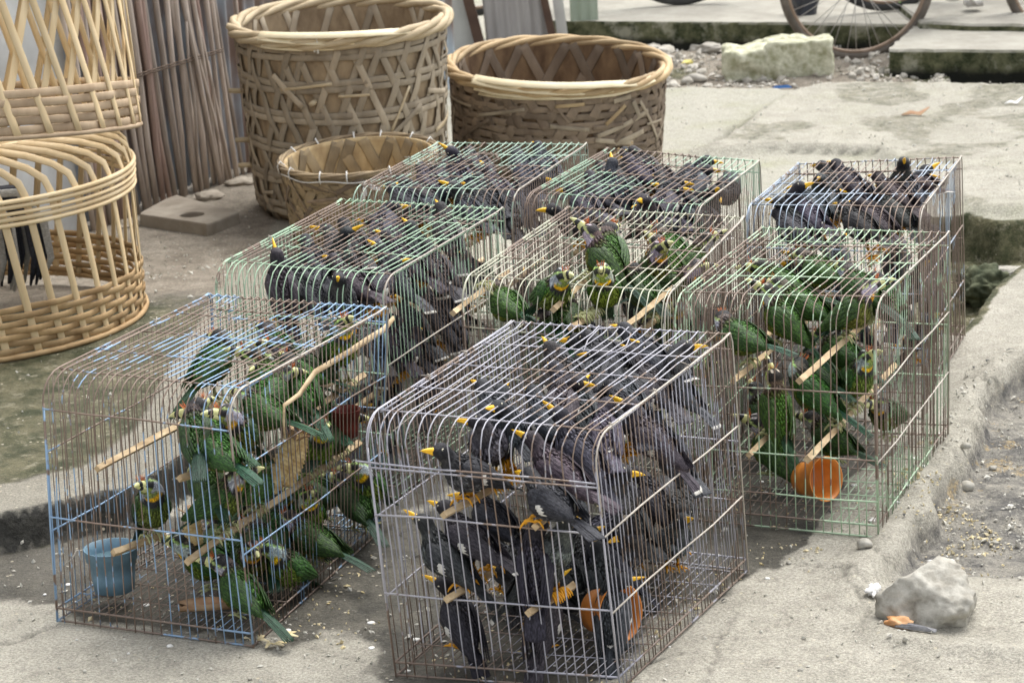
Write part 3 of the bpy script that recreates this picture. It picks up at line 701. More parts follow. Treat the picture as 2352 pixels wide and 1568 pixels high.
birds = []; fails = 0
TINT = {'y': (.62, .66, .72), 'k': (.9, .92, 1.0), 's': (1.32, 1.38, 1.5), 'n': (1.35, 1.2, 1.12), 'd': (.66, .67, .74), 'g': (1, 1, 1), 'o': (.72, .72, .72), 'l': (1.25, 1.2, 1.1)}
def bird(kd, k, h, t, b, sgn=1, turn=0, tint='k', size=1.0, look=None):
    """h, t: full-resolution pixels of head and tail tip; b: depth in the cage; sgn +1 head is the farther end"""
    global fails
    hx, hy = F2(*h); tx, ty = F2(*t)
    ctr = on_cage(k, (hx+tx)/2, (hy+ty)/2, min(max(b, .1), .92))
    D = (ctr-CAM).dot(Fw); ppm = FD/D; Lh = (.215 if kd == 'm' else .235)*size
    du, dv = (hx-tx)/ppm, -(hy-ty)/ppm; q = math.hypot(du, dv)
    if q > Lh*.985: f = Lh*.985/q; du *= f; dv *= f; q = Lh*.985
    dw = sgn*math.sqrt(max(Lh*Lh-q*q, 0))
    d3 = cx*du+cy*dv+Fw*dw; d3.normalize()
    yaw = math.atan2(d3.y, d3.x); pit = math.asin(max(-.6, min(.97, d3.z)))
    pit = max(math.radians(-22), min(math.radians(66), pit))
    # body centre sits a little ahead of the middle of the head-tail line
    ax = Vector((math.cos(yaw)*math.cos(pit), math.sin(yaw)*math.cos(pit), math.sin(pit)))
    c0 = ctr+ax*.022*size
    best = None
    for i in range(-12, 13):
        p = c0+(c0-CAM).normalized()*i*.025
        a_, b_, z_ = local(k, p)
        pen = 0
        for vv, lo, hi in ((a_, .09, .91), (b_, .07, .93)): pen += max(0, lo-vv, vv-hi)*2.
        pen += max(0, z_-(HH-.055))*3
        hip = p+Vector((0, 0, -.012)); opts = []
        for P0, P1 in PERCH[k]:
            s_ = P1-P0; tt = min(max((hip-Vector((0, 0, .05))-P0).dot(s_)/s_.length_squared, .02), .98); opts.append((P0+s_*tt+Vector((0, 0, .010)), 1, s_.normalized()))
        opts.append((Vector((hip.x, hip.y, .046)), 0, None))
        for tg, gr, dr in opts:
            dd = hip-tg; e = abs(dd.length-.05)+ (.3 if dd.z < .022 else 0)+max(0, dd.length-.085)*3+math.hypot(dd.x, dd.y)*.4
            crowd = sum(max(0, .062-(q_[0]-p).length) for q_ in birds if q_[1] == k)
            sc = e+pen+abs(i)*.003+crowd*1.2
            if best is None or sc < best[0]: best = (sc, p, tg, gr, dr)
    sc, p, tg, gr, dr = best
    dd = p+Vector((0, 0, -.012))-tg
    if dd.length > .085:                    # bring the bird down to what carries it
        p = p-(dd-dd.normalized()*.08)*.65; fails += 1
    if p.z < .075: p.z = .075
    hip = p+Vector((0, 0, -.012)); dd = hip-tg
    birds.append((p.copy(), k))
    kind_b = kd == 'b'
    nm = 'barbet' if kind_b else 'mynah'
    base = tg.copy()
    root = _o(nm, None, None, base); root.rotation_euler = (0, 0, yaw); root.empty_display_size = .03
    Rz = Matrix.Rotation(yaw, 4, 'Z').to_3x3()
    V = BM[kd, turn+2]; G_ = BM[kd]
    body = _o('body', V['body'], root, Rz.inverted()@(p-base)); body.rotation_euler = (rnd(-.12, .12), -pit, 0); body.scale = (size,)*3
    tc = tuple(c*rnd(.88, 1.15) for c in TINT[tint])+(1,)
    body.color = tc
    for me_, nme in ((V['beak'], 'beak'), (V['eyes'][0], 'eye'), (V['eyes'][1], 'eye'), (G_['wings'][0], 'wing'), (G_['wings'][1], 'wing'), ((G_['tail'] if random.random() < .28 else G_['tail2']), 'tail'), (V['tuft'], 'bristle_tuft'), (V['cont'], 'contour_feathers')):
        if me_ is None: continue
        o = _o(nme, me_, body); o.color = tc
        if nme == 'tail': o.rotation_euler = (0, rnd(-.16, .10), rnd(-.08, .08)); o.location = (-.004, 0, 0)
        if nme == 'wing': o.rotation_euler = (0, rnd(-.03, .05), rnd(-.02, .02))
    for s_ in (1, -1):
        hipw = p+Rz@Vector((0, s_*.013, -.020)); 
        ft = tg+(dr*s_*.016 if gr and dr is not None and abs(dr.dot(Rz@Vector((0, 1, 0)))) > .5 else (Rz@Vector((.006*s_, s_*.013, 0)) if not gr else dr*s_*.014))
        vec = ft-hipw; Ln = max(vec.length, .02)
        lg = _o('leg', G_['leg'], root, Rz.inverted()@(hipw-base)); lv = (Rz.inverted()@vec).normalized()
        lg.rotation_euler = Vector((0, 0, -1)).rotation_difference(lv).to_euler(); lg.scale = (1, 1, Ln); lg.color = tc
        fo = _o('foot', G_['feet'][gr], root, Rz.inverted()@(ft-base))
        if gr and dr is not None:
            pa = math.atan2(dr.y, dr.x)+math.pi/2-yaw
            if math.cos(pa) < 0: pa += math.pi
            fo.rotation_euler = (0, 0, pa)
    # description of how the bird sits, made unique later
    head = Rz@Vector((math.cos(math.radians(ANG[turn+2])), math.sin(math.radians(ANG[turn+2])), 0))
    fx, fy = head.dot(cx), head.dot(Vector((0, 1, 0)))
    face = ('facing right' if fx > 0 else 'facing left') if abs(fx) > .62 else ('facing away' if fy > 0 else 'facing forward')
    a_, b_, z_ = local(k, p)
    lev = 'high' if z_ > .36 else ('mid-height' if z_ > .17 else 'low')
    root['category'] = 'bird'
    root['group'] = 'green barbets in the wire cages' if kind_b else 'black mynahs in the wire cages'
    BIRDOBJ.append((root, k, nm, tint, face, lev, 'front' if b_ < .34 else ('back' if b_ > .67 else 'middle'), (p-CAM).dot(cx)/(p-CAM).dot(Fw)))
BIRDOBJ = []
Mn = lambda *a, **q: bird('m', *a, **q)
Bb = lambda *a, **q: bird('b', *a, **q)
# front middle cage (2)
for a in [((1650, 1745), (1935, 1835), .07, -1, 0, 'k'), ((1802, 1625), (1890, 1740), .12, -1, -1, 's'), ((1984, 1699), (2280, 1905), .10, 1, 0, 'n'), ((2060, 1578), (2343, 1887), .22, 1, 0, 's'),
          ((1660, 1964), (1930, 2130), .10, 1, 0, 'k'), ((2145, 2004), (1948, 2176), .12, -1, 0, 's'), ((2200, 2049), (2150, 2220), .32, 1, -1, 'k'), ((1665, 2225), (1829, 2512), .12, 1, 1, 'd'),
          ((2070, 2221), (1985, 2520), .15, 1, -1, 'k'), ((2310, 2177), (2276, 2528), .08, 1, -2, 'k'), ((2400, 1735), (2560, 1930), .6, 1, 1, 'k'), ((2300, 1820), (2390, 1970), .3, -1, 2, 'k'),
          ((2385, 2035), (2290, 2125), .40, -1, -2, 's'), ((2566, 1990), (2440, 2106), .65, -1, 0, 's'), ((2550, 1890), (2500, 1740), .75, -1, 0, 'k'), ((2340, 1560), (2640, 1800), .55, 1, 0, 'n'),
          ((2400, 1345), (2685, 1586), .8, 1, 0, 's'), ((2600, 1310), (2570, 1490), .88, -1, 2, 's'), ((2073, 1242), (2200, 1350), .88, 1, 1, 'k'), ((2165, 1238), (2330, 1340), .92, 1, 1, 'k'),
          ((2345, 1265), (2560, 1400), .93, 1, 0, 'k'), ((1895, 1250), (2010, 1480), .85, 1, 0, 'n'), ((1981, 1288), (2120, 1450), .75, 1, 0, 's'), ((1783, 1407), (1960, 1570), .55, 1, 0, 'k'),
          ((2066, 1405), (2200, 1560), .6, 1, 0, 'k'), ((2100, 1441), (2050, 1600), .45, 1, -2, 'n'), ((2245, 1349), (2150, 1450), .75, 1, 2, 'k'), ((2375, 1370), (2560, 1560), .72, 1, 0, 'n'),
          ((2300, 1445), (2440, 1600), .5, 1, 0, 's'), ((2425, 1437), (2330, 1600), .6, 1, -2, 'k'), ((2300, 1505), (2430, 1650), .35, 1, 0, 'k'), ((2260, 1570), (2290, 1760), .2, 1, -1, 's'),
          ((2000, 1530), (2150, 1680), .3, 1, 0, 'k'), ((1900, 1570), (1880, 1700), .25, -1, -1, 'k'), ((1850, 1450), (1740, 1650), .4, 1, 0, 's'), ((1780, 1880), (1990, 2010), .3, 1, 1, 'd'),
          ((1990, 1850), (2200, 1960), .3, 1, 0, 'd'), ((2330, 1900), (2450, 2050), .45, 1, 0, 'k'), ((1830, 2060), (1990, 2230), .35, 1, 0, 'd'), ((2090, 2120), (2210, 2250), .45, 1, 0, 'd'), ((2460, 1620), (2600, 1840), .8, 1, 0, 'k')]:
    Mn(2, *a)
# green cage behind the blue one (3)
for a in [((1060, 1012), (1188, 1133), .08, 1, 3, 'k'), ((1137, 940), (1258, 1065), .3, 1, 0, 'd'), ((1277, 1098), (1290, 1180), .03, -1, 0, 'n'), ((1222, 906), (1350, 1040), .4, 1, 0, 'n'),
          ((1282, 876), (1400, 970), .55, 1, 0, 'd'), ((1240, 1010), (1440, 1130), .12, 1, 0, 'n'), ((1409, 970), (1605, 1165), .3, 1, 0, 's'), ((1443, 923), (1650, 1080), .45, 1, 0, 'k'),
          ((1532, 884), (1675, 1080), .6, 1, 0, 'k'), ((1452, 787), (1420, 890), .85, 1, -2, 's'), ((1470, 835), (1570, 910), .8, 1, 0, 'k'), ((1647, 812), (1737, 1000), .8, 1, 0, 'n'),
          ((1400, 860), (1510, 970), .65, 1, 1, 'k'), ((1498, 1165), (1640, 1340), .35, 1, 0, 'k'), ((1590, 1130), (1720, 1290), .5, 1, 0, 'k'), ((1400, 1230), (1560, 1380), .15, 1, 0, 'd'),
          ((1470, 1230), (1640, 1400), .3, 1, 1, 'k'), ((1707, 1101), (1640, 1220), .7, -1, -1, 'k'), ((1650, 1200), (1760, 1330), .6, 1, 0, 'd'), ((1380, 1160), (1480, 1300), .1, 1, 0, 'd'),
          ((1600, 960), (1720, 1120), .75, 1, 0, 'k'), ((1560, 1290), (1440, 1420), .25, 1, 0, 'k'), ((1330, 1200), (1450, 1340), .05, 1, 0, 'n'), ((1160, 1080), (1260, 1200), .3, 1, 1, 'd')]:
    Mn(3, *a)
# rear left (6)
for a in [((1466, 738), (1620, 810), .1, 1, 0, 'k'), ((1520, 715), (1700, 780), .14, 1, 2, 'n'), ((1763, 734), (1920, 860), .1, 1, 0, 'k'), ((1717, 762), (1840, 870), .08, 1, 0, 'd'),
          ((1572, 649), (1670, 730), .45, 1, 0, 's'), ((1650, 660), (1745, 750), .35, 1, 0, 'k'), ((1495, 690), (1580, 750), .3, 1, 0, 's'), ((1745, 645), (1840, 740), .5, 1, 0, 's'),
          ((1830, 674), (1940, 800), .4, 1, 0, 's'), ((1795, 698), (1900, 810), .25, 1, 0, 'k'), ((1950, 618), (2020, 730), .6, 1, 0, 's'), ((1925, 572), (1990, 640), .9, 1, 0, 'k'),
          ((2025, 565), (2115, 700), .9, 1, 0, 's'), ((2045, 665), (2060, 770), .55, 1, 2, 'k'), ((1760, 590), (1860, 660), .8, 1, 0, 's'), ((1890, 760), (1960, 900), .3, 1, 0, 'k'), ((1950, 720), (2020, 860), .5, 1, 0, 'k'),
          ((1650, 600), (1560, 680), .7, 1, -1, 's')]:
    Mn(6, *a)
# back row middle (7)
for a in [((2213, 694), (2330, 800), .15, 1, 0, 's'), ((2290, 735), (2250, 830), .15, 1, -2, 'k'), ((2160, 740), (2260, 830), .08, 1, 1, 's'), ((2396, 762), (2500, 840), .08, 1, 0, 'k'),
          ((2477, 686), (2585, 780), .4, 1, 0, 'k'), ((2520, 700), (2470, 790), .35, 1, -2, 'k'), ((2525, 735), (2440, 820), .2, 1, -2, 's'), ((2430, 792), (2380, 860), .04, -1, -1, 'n'),
          ((2350, 590), (2400, 690), .8, 1, 0, 'd'), ((2395, 580), (2480, 680), .9, 1, 1, 'n'), ((2365, 622), (2490, 700), .75, 1, 0, 's'), ((2630, 613), (2590, 700), .8, 1, -2, 'k'),
          ((2640, 668), (2560, 750), .6, 1, -2, 's'), ((2700, 770), (2762, 632), .75, -1, 0, 'd'), ((2670, 765), (2600, 850), .4, -1, 0, 'k'), ((2450, 625), (2560, 710), .85, 1, 0, 'n'),
          ((2320, 680), (2420, 760), .35, 1, 0, 'k'), ((2250, 640), (2340, 720), .6, 1, 0, 'n'), ((2610, 790), (2700, 880), .3, 1, 0, 'k'), ((2560, 640), (2500, 720), .7, 1, -1, 's')]:
    Mn(7, *a)
# rear right (8)
for a in [((2953, 717), (2930, 830), .3, -1, 1, 'k'), ((3025, 742), (3120, 850), .3, 1, 1, 's'), ((2985, 770), (3110, 880), .15, 1, 0, 's'), ((2935, 840), (3060, 900), .04, 1, 0, 'n'),
          ((3178, 810), (3320, 910), .05, 1, 0, 'd'), ((3243, 792), (3370, 900), .08, 1, 1, 'n'), ((3107, 738), (3070, 830), .3, 1, -2, 'k'), ((3121, 688), (3240, 790), .5, 1, -1, 's'),
          ((3110, 635), (3120, 750), .7, 1, 1, 's'), ((3164, 612), (3282, 725), .85, 1, 0, 'd'), ((3221, 664), (3310, 770), .6, 1, 0, 'k'), ((3325, 745), (3440, 880), .25, 1, 0, 'n'),
          ((3307, 699), (3440, 790), .45, 1, 0, 'n'), ((3368, 642), (3385, 750), .8, -1, 0, 'k'), ((3450, 645), (3543, 655), .85, 1, 0, 'n'), ((3457, 676), (3400, 810), .6, 1, -2, 's'),
          ((3400, 760), (3470, 900), .35, 1, 0, 'n'), ((3450, 1040), (3380, 1170), .3, -1, 0, 'n'), ((3500, 980), (3440, 1100), .5, -1, 0, 'n'), ((3400, 1160), (3330, 1260), .2, 1, 0, 'k'), ((3530, 1100), (3460, 1200), .5, 1, 0, 'n'),
          ((3390, 930), (3330, 1060), .2, 1, 0, 'n'), ((3480, 1230), (3400, 1330), .3, -1, 0, 'n'), ((3560, 870), (3500, 1000), .6, 1, 0, 'k')]:
    Mn(8, *a)
# blue front left cage (1)
for a in [((920, 1215), (1110, 1340), .8, 1, 0, 'g'), ((860, 1290), (680, 1500), .55, 1, 2, 'o'), ((1055, 1385), (1240, 1590), .6, 1, 0, 'g'), ((895, 1520), (1160, 1600), .25, 1, 0, 'g'),
          ((1320, 1250), (1200, 1410), .9, -1, 0, 'l'), ((750, 1663), (955, 1770), .3, 1, 0, 'g'), ((700, 1715), (830, 1880), .2, 1, 0, 'g'), ((605, 1850), (520, 2010), .25, -1, -1, 'o'),
          ((945, 1812), (635, 1985), .13, -1, 0, 'g'), ((805, 2150), (1060, 2340), .08, 1, 1, 'g'), ((1020, 2088), (1190, 2200), .25, -1, -1, 'g'), ((1060, 1990), (1370, 2100), .38, 1, 0, 'g'),
          ((1185, 1887), (1100, 2010), .5, -1, 0, 'l'), ((1275, 1830), (1440, 1990), .7, 1, 1, 'o'), ((1353, 1784), (1440, 1900), .85, -1, -1, 'g'), ((1090, 1875), (1000, 1990), .45, -1, 0, 'o'),
          ((1280, 1597), (1180, 1720), .75, 1, -2, 'o'), ((1230, 1640), (1120, 1740), .7, -1, 0, 'g'), ((870, 1590), (960, 1700), .45, -1, -1, 'o'), ((1150, 1500), (1290, 1640), .6, 1, 0, 'g'),
          ((780, 2010), (900, 2120), .3, 1, 0, 'o'), ((940, 2010), (1050, 2140), .5, 1, 1, 'o')]:
    Bb(1, *a)
# central barbet cage (4)
for a in [((2163, 873), (2420, 1150), .5, 1, 0, 'g'), ((2275, 892), (2330, 1050), .7, 1, -1, 'g'), ((2467, 892), (2620, 1020), .75, 1, 0, 'l'), ((2495, 967), (2364, 1107), .45, -1, 0, 'g'),
          ((2074, 1060), (1945, 1125), .35, -1, 0, 'g'), ((2252, 1062), (2290, 1150), .12, -1, 0, 'l'), ((1859, 1135), (2030, 1235), .1, 1, 0, 'l'), ((2150, 1180), (2090, 1240), .3, 1, 1, 'o'),
          ((2545, 1180), (2480, 1290), .7, -1, -1, 'o'), ((2380, 1050), (2480, 1170), .4, 1, 0, 'o'), ((2000, 1270), (2110, 1370), .15, 1, 0, 'g')]:
    Bb(4, *a)
# right hand barbet cage (5)
for a in [((2826, 1102), (3110, 1360), .10, 1, 0, 'g'), ((2910, 1100), (3180, 1215), .3, 1, 0, 'g'), ((3017, 995), (3200, 1070), .65, 1, 0, 'g'), ((3170, 1040), (3340, 1170), .5, 1, 0, 'g'),
          ((3055, 1255), (3250, 1345), .6, 1, 0, 'g'), ((2930, 1378), (3215, 1600), .2, 1, -2, 'g'), ((2880, 1400), (2960, 1760), .1, 1, 0, 'l'), ((3262, 1370), (3110, 1520), .33, -1, 0, 'g'),
          ((2987, 1331), (3120, 1430), .5, 1, -1, 'o'), ((2811, 1590), (3020, 1850), .12, 1, 1, 'g'), ((3040, 1610), (3260, 1722), .5, 1, 0, 'o'), ((3290, 1080), (3400, 1240), .6, 1, 0, 'o')]:
    Bb(5, *a)
def proj(p):
    d = p-CAM; f_ = d.dot(Fw); return ((1176+FD*d.dot(cx)/f_)/.6125, (784-FD*d.dot(cy)/f_)/.6125)
def fill(kd, k, n, tints, zs=(.06, .47), bs=(.1, .9), am=.1):
    for _ in range(n):
        best = None
        for _q in range(14):
            P0, P1 = random.choice(PERCH[k]); t_ = rnd(*bs); c = P0.lerp(P1, t_)+Vector((0, 0, .062)) if random.random() < .7 else pos(k, rnd(.15, .85), rnd(*bs), .10)
            if not zs[0] < c.z < zs[1] or not am < local(k, c)[0] < .80: continue
            d_ = min((c-q_[0]).length for q_ in birds)
            if best is None or d_ > best[0]: best = (d_, c)
        if best is None: continue
        c = best[1]; yw = rnd(1.3, 3.9) if random.random() < .7 else rnd(-1.2, 1.2); v = Vector((math.cos(yw), math.sin(yw), rnd(.1, 1.)))*.1
        bird(kd, k, proj(c+v), proj(c-v), local(k, c)[1], 1 if v.y > 0 else -1, random.choice((-1, 0, 1)), random.choice(tints))
fill('b', 1, 13, 'goly', am=.5, bs=(.22, .95)); fill('m', 3, 7, 'kds'); fill('m', 3, 6, 'ks', (.36, .54)); fill('m', 6, 5, 'ks', (.36, .54)); fill('m', 7, 5, 'ks', (.36, .54)); fill('m', 8, 3, 'ks', (.36, .54)); fill('b', 1, 4, 'gl', (.36, .54), am=.45); fill('b', 4, 4, 'gl', (.2, .54)); fill('b', 5, 3, 'gl', (.36, .54), am=.2, bs=(.3, .9)); fill('m', 2, 10, 'kds', (.06, .5)); fill('m', 6, 4, 'ks'); fill('m', 8, 6, 'kn'); fill('m', 7, 3, 'ks'); fill('b', 4, 4, 'goy'); fill('b', 5, 3, 'oy')
print('birds', len(birds), 'far from support', fails)
TW = {'y': 'dull', 'k': 'black', 's': 'slate grey', 'n': 'brownish', 'd': 'jet black', 'g': 'green', 'l': 'bright green', 'o': 'dark green'}
grp = {}
for r in BIRDOBJ: grp.setdefault((r[1], r[2], r[3], r[4], r[5], r[6]), []).append(r)
ORD = ['leftmost', 'second from left', 'third from left', 'fourth from left', 'fifth from left', 'sixth from left', 'seventh from left', 'eighth from left', 'ninth from left', 'tenth from left']
for key, L_ in grp.items():
    k, nm, tint, face, lev, dep = key; L_.sort(key=lambda r: r[7])
    for i, r in enumerate(L_):
        s_ = f"{TW[tint]} {nm} {face}, {lev} {dep} in {CL[k][1]}"
        if len(L_) > 1: s_ += ', ' + ORD[min(i, 9)]
        r[0]['label'] = s_

# ------------------------------------------------------------------ cups, pots, food in the cages
M_orange = mat_simple('orange_plastic', (.52, .17, .03), (.74, .27, .04), 22, .45, strength=.1, spec=.5)
M_bluep = mat_simple('blue_grey_plastic', (.12, .21, .28), (.18, .31, .41), 24, .45, strength=.1, spec=.5)
M_redp = mat_simple('dark_red_plastic', (.12, .02, .015), (.16, .03, .02), 12, .5)
M_water = N('still_water'); M_water.out((.10, .17, .20), .08, spec=.5); M_water = M_water.m
def lathe(prof, n=28, rot=None):
    m = MB(); rings = [[Vector((r*math.cos(2*math.pi*j/n), r*math.sin(2*math.pi*j/n), z)) for j in range(n)] for r, z in prof]
    m.loft(rings, False); m.f.append(tuple(range(n))[::-1]); m.m.append(0); return m
def pot(name, label, cat, p, R, Hh, mt, tilt=None, water=False):
    t = thing(name, label, cat, p)
    m = lathe([(R*.74, 0), (R*.80, Hh*.35), (R*.87, Hh*.72), (R*.95, Hh*.73), (R, Hh*.98), (R*1.03, Hh), (R*.98, Hh), (R*.92, Hh*.8), (R*.82, Hh*.7), (R*.74, Hh*.06), (.001, Hh*.05)])
    m.obj('shell', mt, t)
    if water:
        m = MB(); n = 24; m.add([(R*.84*math.cos(2*math.pi*j/n), R*.84*math.sin(2*math.pi*j/n), Hh*.74) for j in range(n)], [tuple(range(n))]); m.obj('water', M_water, t)
    if tilt: t.rotation_euler = tilt
    return t
def in_cage(k, fx, fy, b): return on_cage(k, *F2(fx, fy), b)
pw = in_cage(1, 431, 2210, .17); pw.z = .045
t = pot('water_pot', 'blue grey plastic pot of water in the corner of the front left cage', 'pot', pw, .064, .105, M_bluep, water=True)
m = MB(); m.tube([(-.062, 0, .10), (-.08, -.01, .105), (-.088, -.02, .09), (-.11, -.03, .075)], .0016, 5); m.obj('hanger_wire', M_bind, t)
p = in_cage(5, 3050, 1735, .12); p.z = .105
pot('food_cup', 'bright orange plastic cup tipped over on the floor of the right hand barbet cage', 'cup', p+Vector((-.025, .02, 0)), .055, .085, M_orange, (math.radians(78), 0, math.radians(38)))
p = in_cage(2, 2250, 2230, .26); p.z = .10
pot('food_cup', 'orange plastic cup lying on its side behind a mynah in the front middle cage', 'cup', p+Vector((-.01, .02, 0)), .064, .08, M_orange, (math.radians(80), 0, math.radians(42)))
p = in_cage(1, 1297, 1560, .8); p.z = .30
pot('red_pot', 'dark red plastic pot hung at the back of the blue front left cage', 'pot', p, .036, .07, M_redp)
M_corn = mat_simple('corn_kernels', (.40, .24, .08), (.80, .66, .36), 55, .6); M_husk = mat_simple('dry_husk', (.25, .12, .06), (.5, .36, .22), 12, .8)
def cob(p, d, L, r, label):
    t = thing('corn_cob', label, 'corn cob', p); m = MB(); d = Vector(d).normalized(); u = d.orthogonal().normalized(); v = d.cross(u); n = 12; rings = []
    n = 22
    for i in range(45):
        q = i/44; rr = r*(math.sin(math.pi*min(.97, .12+q*.85))**.5)
        rings.append([d*(q-.5)*L+(u*math.cos(2*math.pi*j/n)+v*math.sin(2*math.pi*j/n))*rr*(1+.16*((j % 2)-.5)*(1 if i % 3 else 0)-(0 if i % 3 else .10)+rnd(-.02, .02)) for j in range(n)])
    m.loft(rings); m.obj('kernels', M_corn, t)
    m = MB()
    for j in range(5):
        a = 2*math.pi*j/5; w_ = u*math.cos(a)+v*math.sin(a); m.strip([d*L*.42+w_*r*.5, d*L*.5+w_*r*.9, d*L*.56+w_*r*1.5], r*.35, .001, lambda i: w_)
    m.obj('husk', M_husk, t)
p = in_cage(1, 722, 2020, .22); cob(p, (.1, .1, 1), .13, .024, 'half eaten corn cob standing upright between the perches of the blue cage')
p = in_cage(1, 1062, 1735, .40); cob(p, (.45, .2, .9), .15, .024, 'pale corn cob hanging below a barbet in the middle of the blue cage')
p = in_cage(1, 1110, 1715, .43); cob(p, (.35, .4, .9), .14, .022, 'yellower corn cob leaning right of the pale one in the blue cage')
p = in_cage(1, 770, 2310, .1); p.z = .055
t = thing('fruit_husk', 'reddish brown fruit husk on the floor under the front barbet', 'husk', p); m = MB()
m.loft([[Vector((x, y*math.sqrt(max(0, 1-(x/.06)**2))*.026, z)) for y, z in ((-1, .012), (-.6, -.006), (0, -.012), (.6, -.006), (1, .012), (.5, .001), (0, -.004), (-.5, .001))] for x in (-.058, -.04, -.02, 0, .02, .04, .058)]); m.obj('rind', M_husk, t)
# split bamboo strip tied to the right side of the blue cage
M_bam = mat_simple('pale_bamboo', (.62, .46, .25), (.78, .64, .42), 7, .55, 'Object', (1, 1, .25), .3, .002, var=.35)
pts = [on_plane(*F2(x, y), pos(1, 1.03, 0, 0), (pos(1, 1, 1, 0)-pos(1, 1, 0, 0)).cross(Vector((0, 0, 1))).normalized()) for x, y in ((1475, 1192), (1440, 1235), (1380, 1272), (1300, 1325), (1180, 1395), (1120, 1480), (1063, 1520), (1062, 1580), (1066, 1645))]
t = thing('bamboo_strip', 'bent split bamboo strip tied along the right side of the blue cage', 'strip', pts[0]); m = MB()
m.strip([p-pts[0] for p in pts], [.006, .008, .008, .0075, .007, .006, .005, .004, .004], .003, lambda i: (.92, .3, .3)); m.obj('split_cane', M_perch, t)
M_rag = mat_simple('grey_twine', (.16, .16, .17), (.34, .34, .35), 60, .9)
kp = on_plane(*F2(1358, 1240), pts[0], Vector((.92, .38, 0)).normalized())+Vector((.012, -.01, 0))
t = thing('rag_tie', 'frayed grey rag knotted round the bamboo strip at the cage top', 'rag', kp); m = MB()
for j in range(16):
    a = rnd(0, 6.28); L_ = rnd(.04, .09); dx = Vector((math.cos(a)*.5, math.cos(a)*.3, rnd(-1, .35)))
    m.tube([Vector((rnd(-.01, .01), 0, rnd(-.01, .01))), dx*L_*.5+Vector((rnd(-.01, .01), 0, rnd(-.008, .008))), dx*L_+Vector((rnd(-.01, .01), 0, 0))], [.003, .0022, .001], 4)
for j in range(4): m.tube([Vector((-.11+.02*j, -.02+.05*j*.2, .035+.004*j)), Vector((-.05, 0, .02)), Vector((0, 0, 0)), Vector((.008, .0, -.06)), Vector((.01+.006*j, 0, -.17+.02*j))], [.0015, .003, .004, .003, .0015], 4)
m.obj('strands', M_rag, t)

# ------------------------------------------------------------------ woven baskets
M_ww = {'grey': mat_simple('weathered_bamboo_strip', (.25, .205, .15), (.46, .39, .29), 10, .75, 'Object', (1, 1, .4), .4, .002, var=.45),
        'dark': mat_simple('dark_stained_bamboo_strip', (.115, .085, .062), (.27, .21, .15), 9, .8, 'Object', (1, 1, .4), .4, .002, var=.6),
        'gold': mat_simple('golden_bamboo_strip', (.15, .115, .075), (.42, .33, .20), 9, .75, 'Object', (1, 1, .4), .4, .002, var=.45)}
M_rim = {'grey': mat_simple('rim_cane', (.40, .31, .19), (.60, .50, .34), 8, .65, var=.25), 'dark': mat_simple('rim_cane_dark', (.30, .20, .10), (.50, .38, .22), 8, .65, var=.4),
         'gold': mat_simple('rim_cane_burnt', (.16, .12, .08), (.40, .31, .19), 10, .75, var=.3)}
M_pale = mat_simple('fresh_cane', (.68, .57, .36), (.80, .72, .52), 8, .55)
M_in = {k: mat_simple('basket_lining', c1, c2, 16, .85, 'Object', (1, 1, .5), .6, .006) for k, (c1, c2) in {'grey': ((.17, .12, .075), (.40, .31, .20)), 'dark': ((.10, .06, .035), (.27, .18, .10)), 'gold': ((.30, .20, .10), (.60, .47, .27))}.items()}
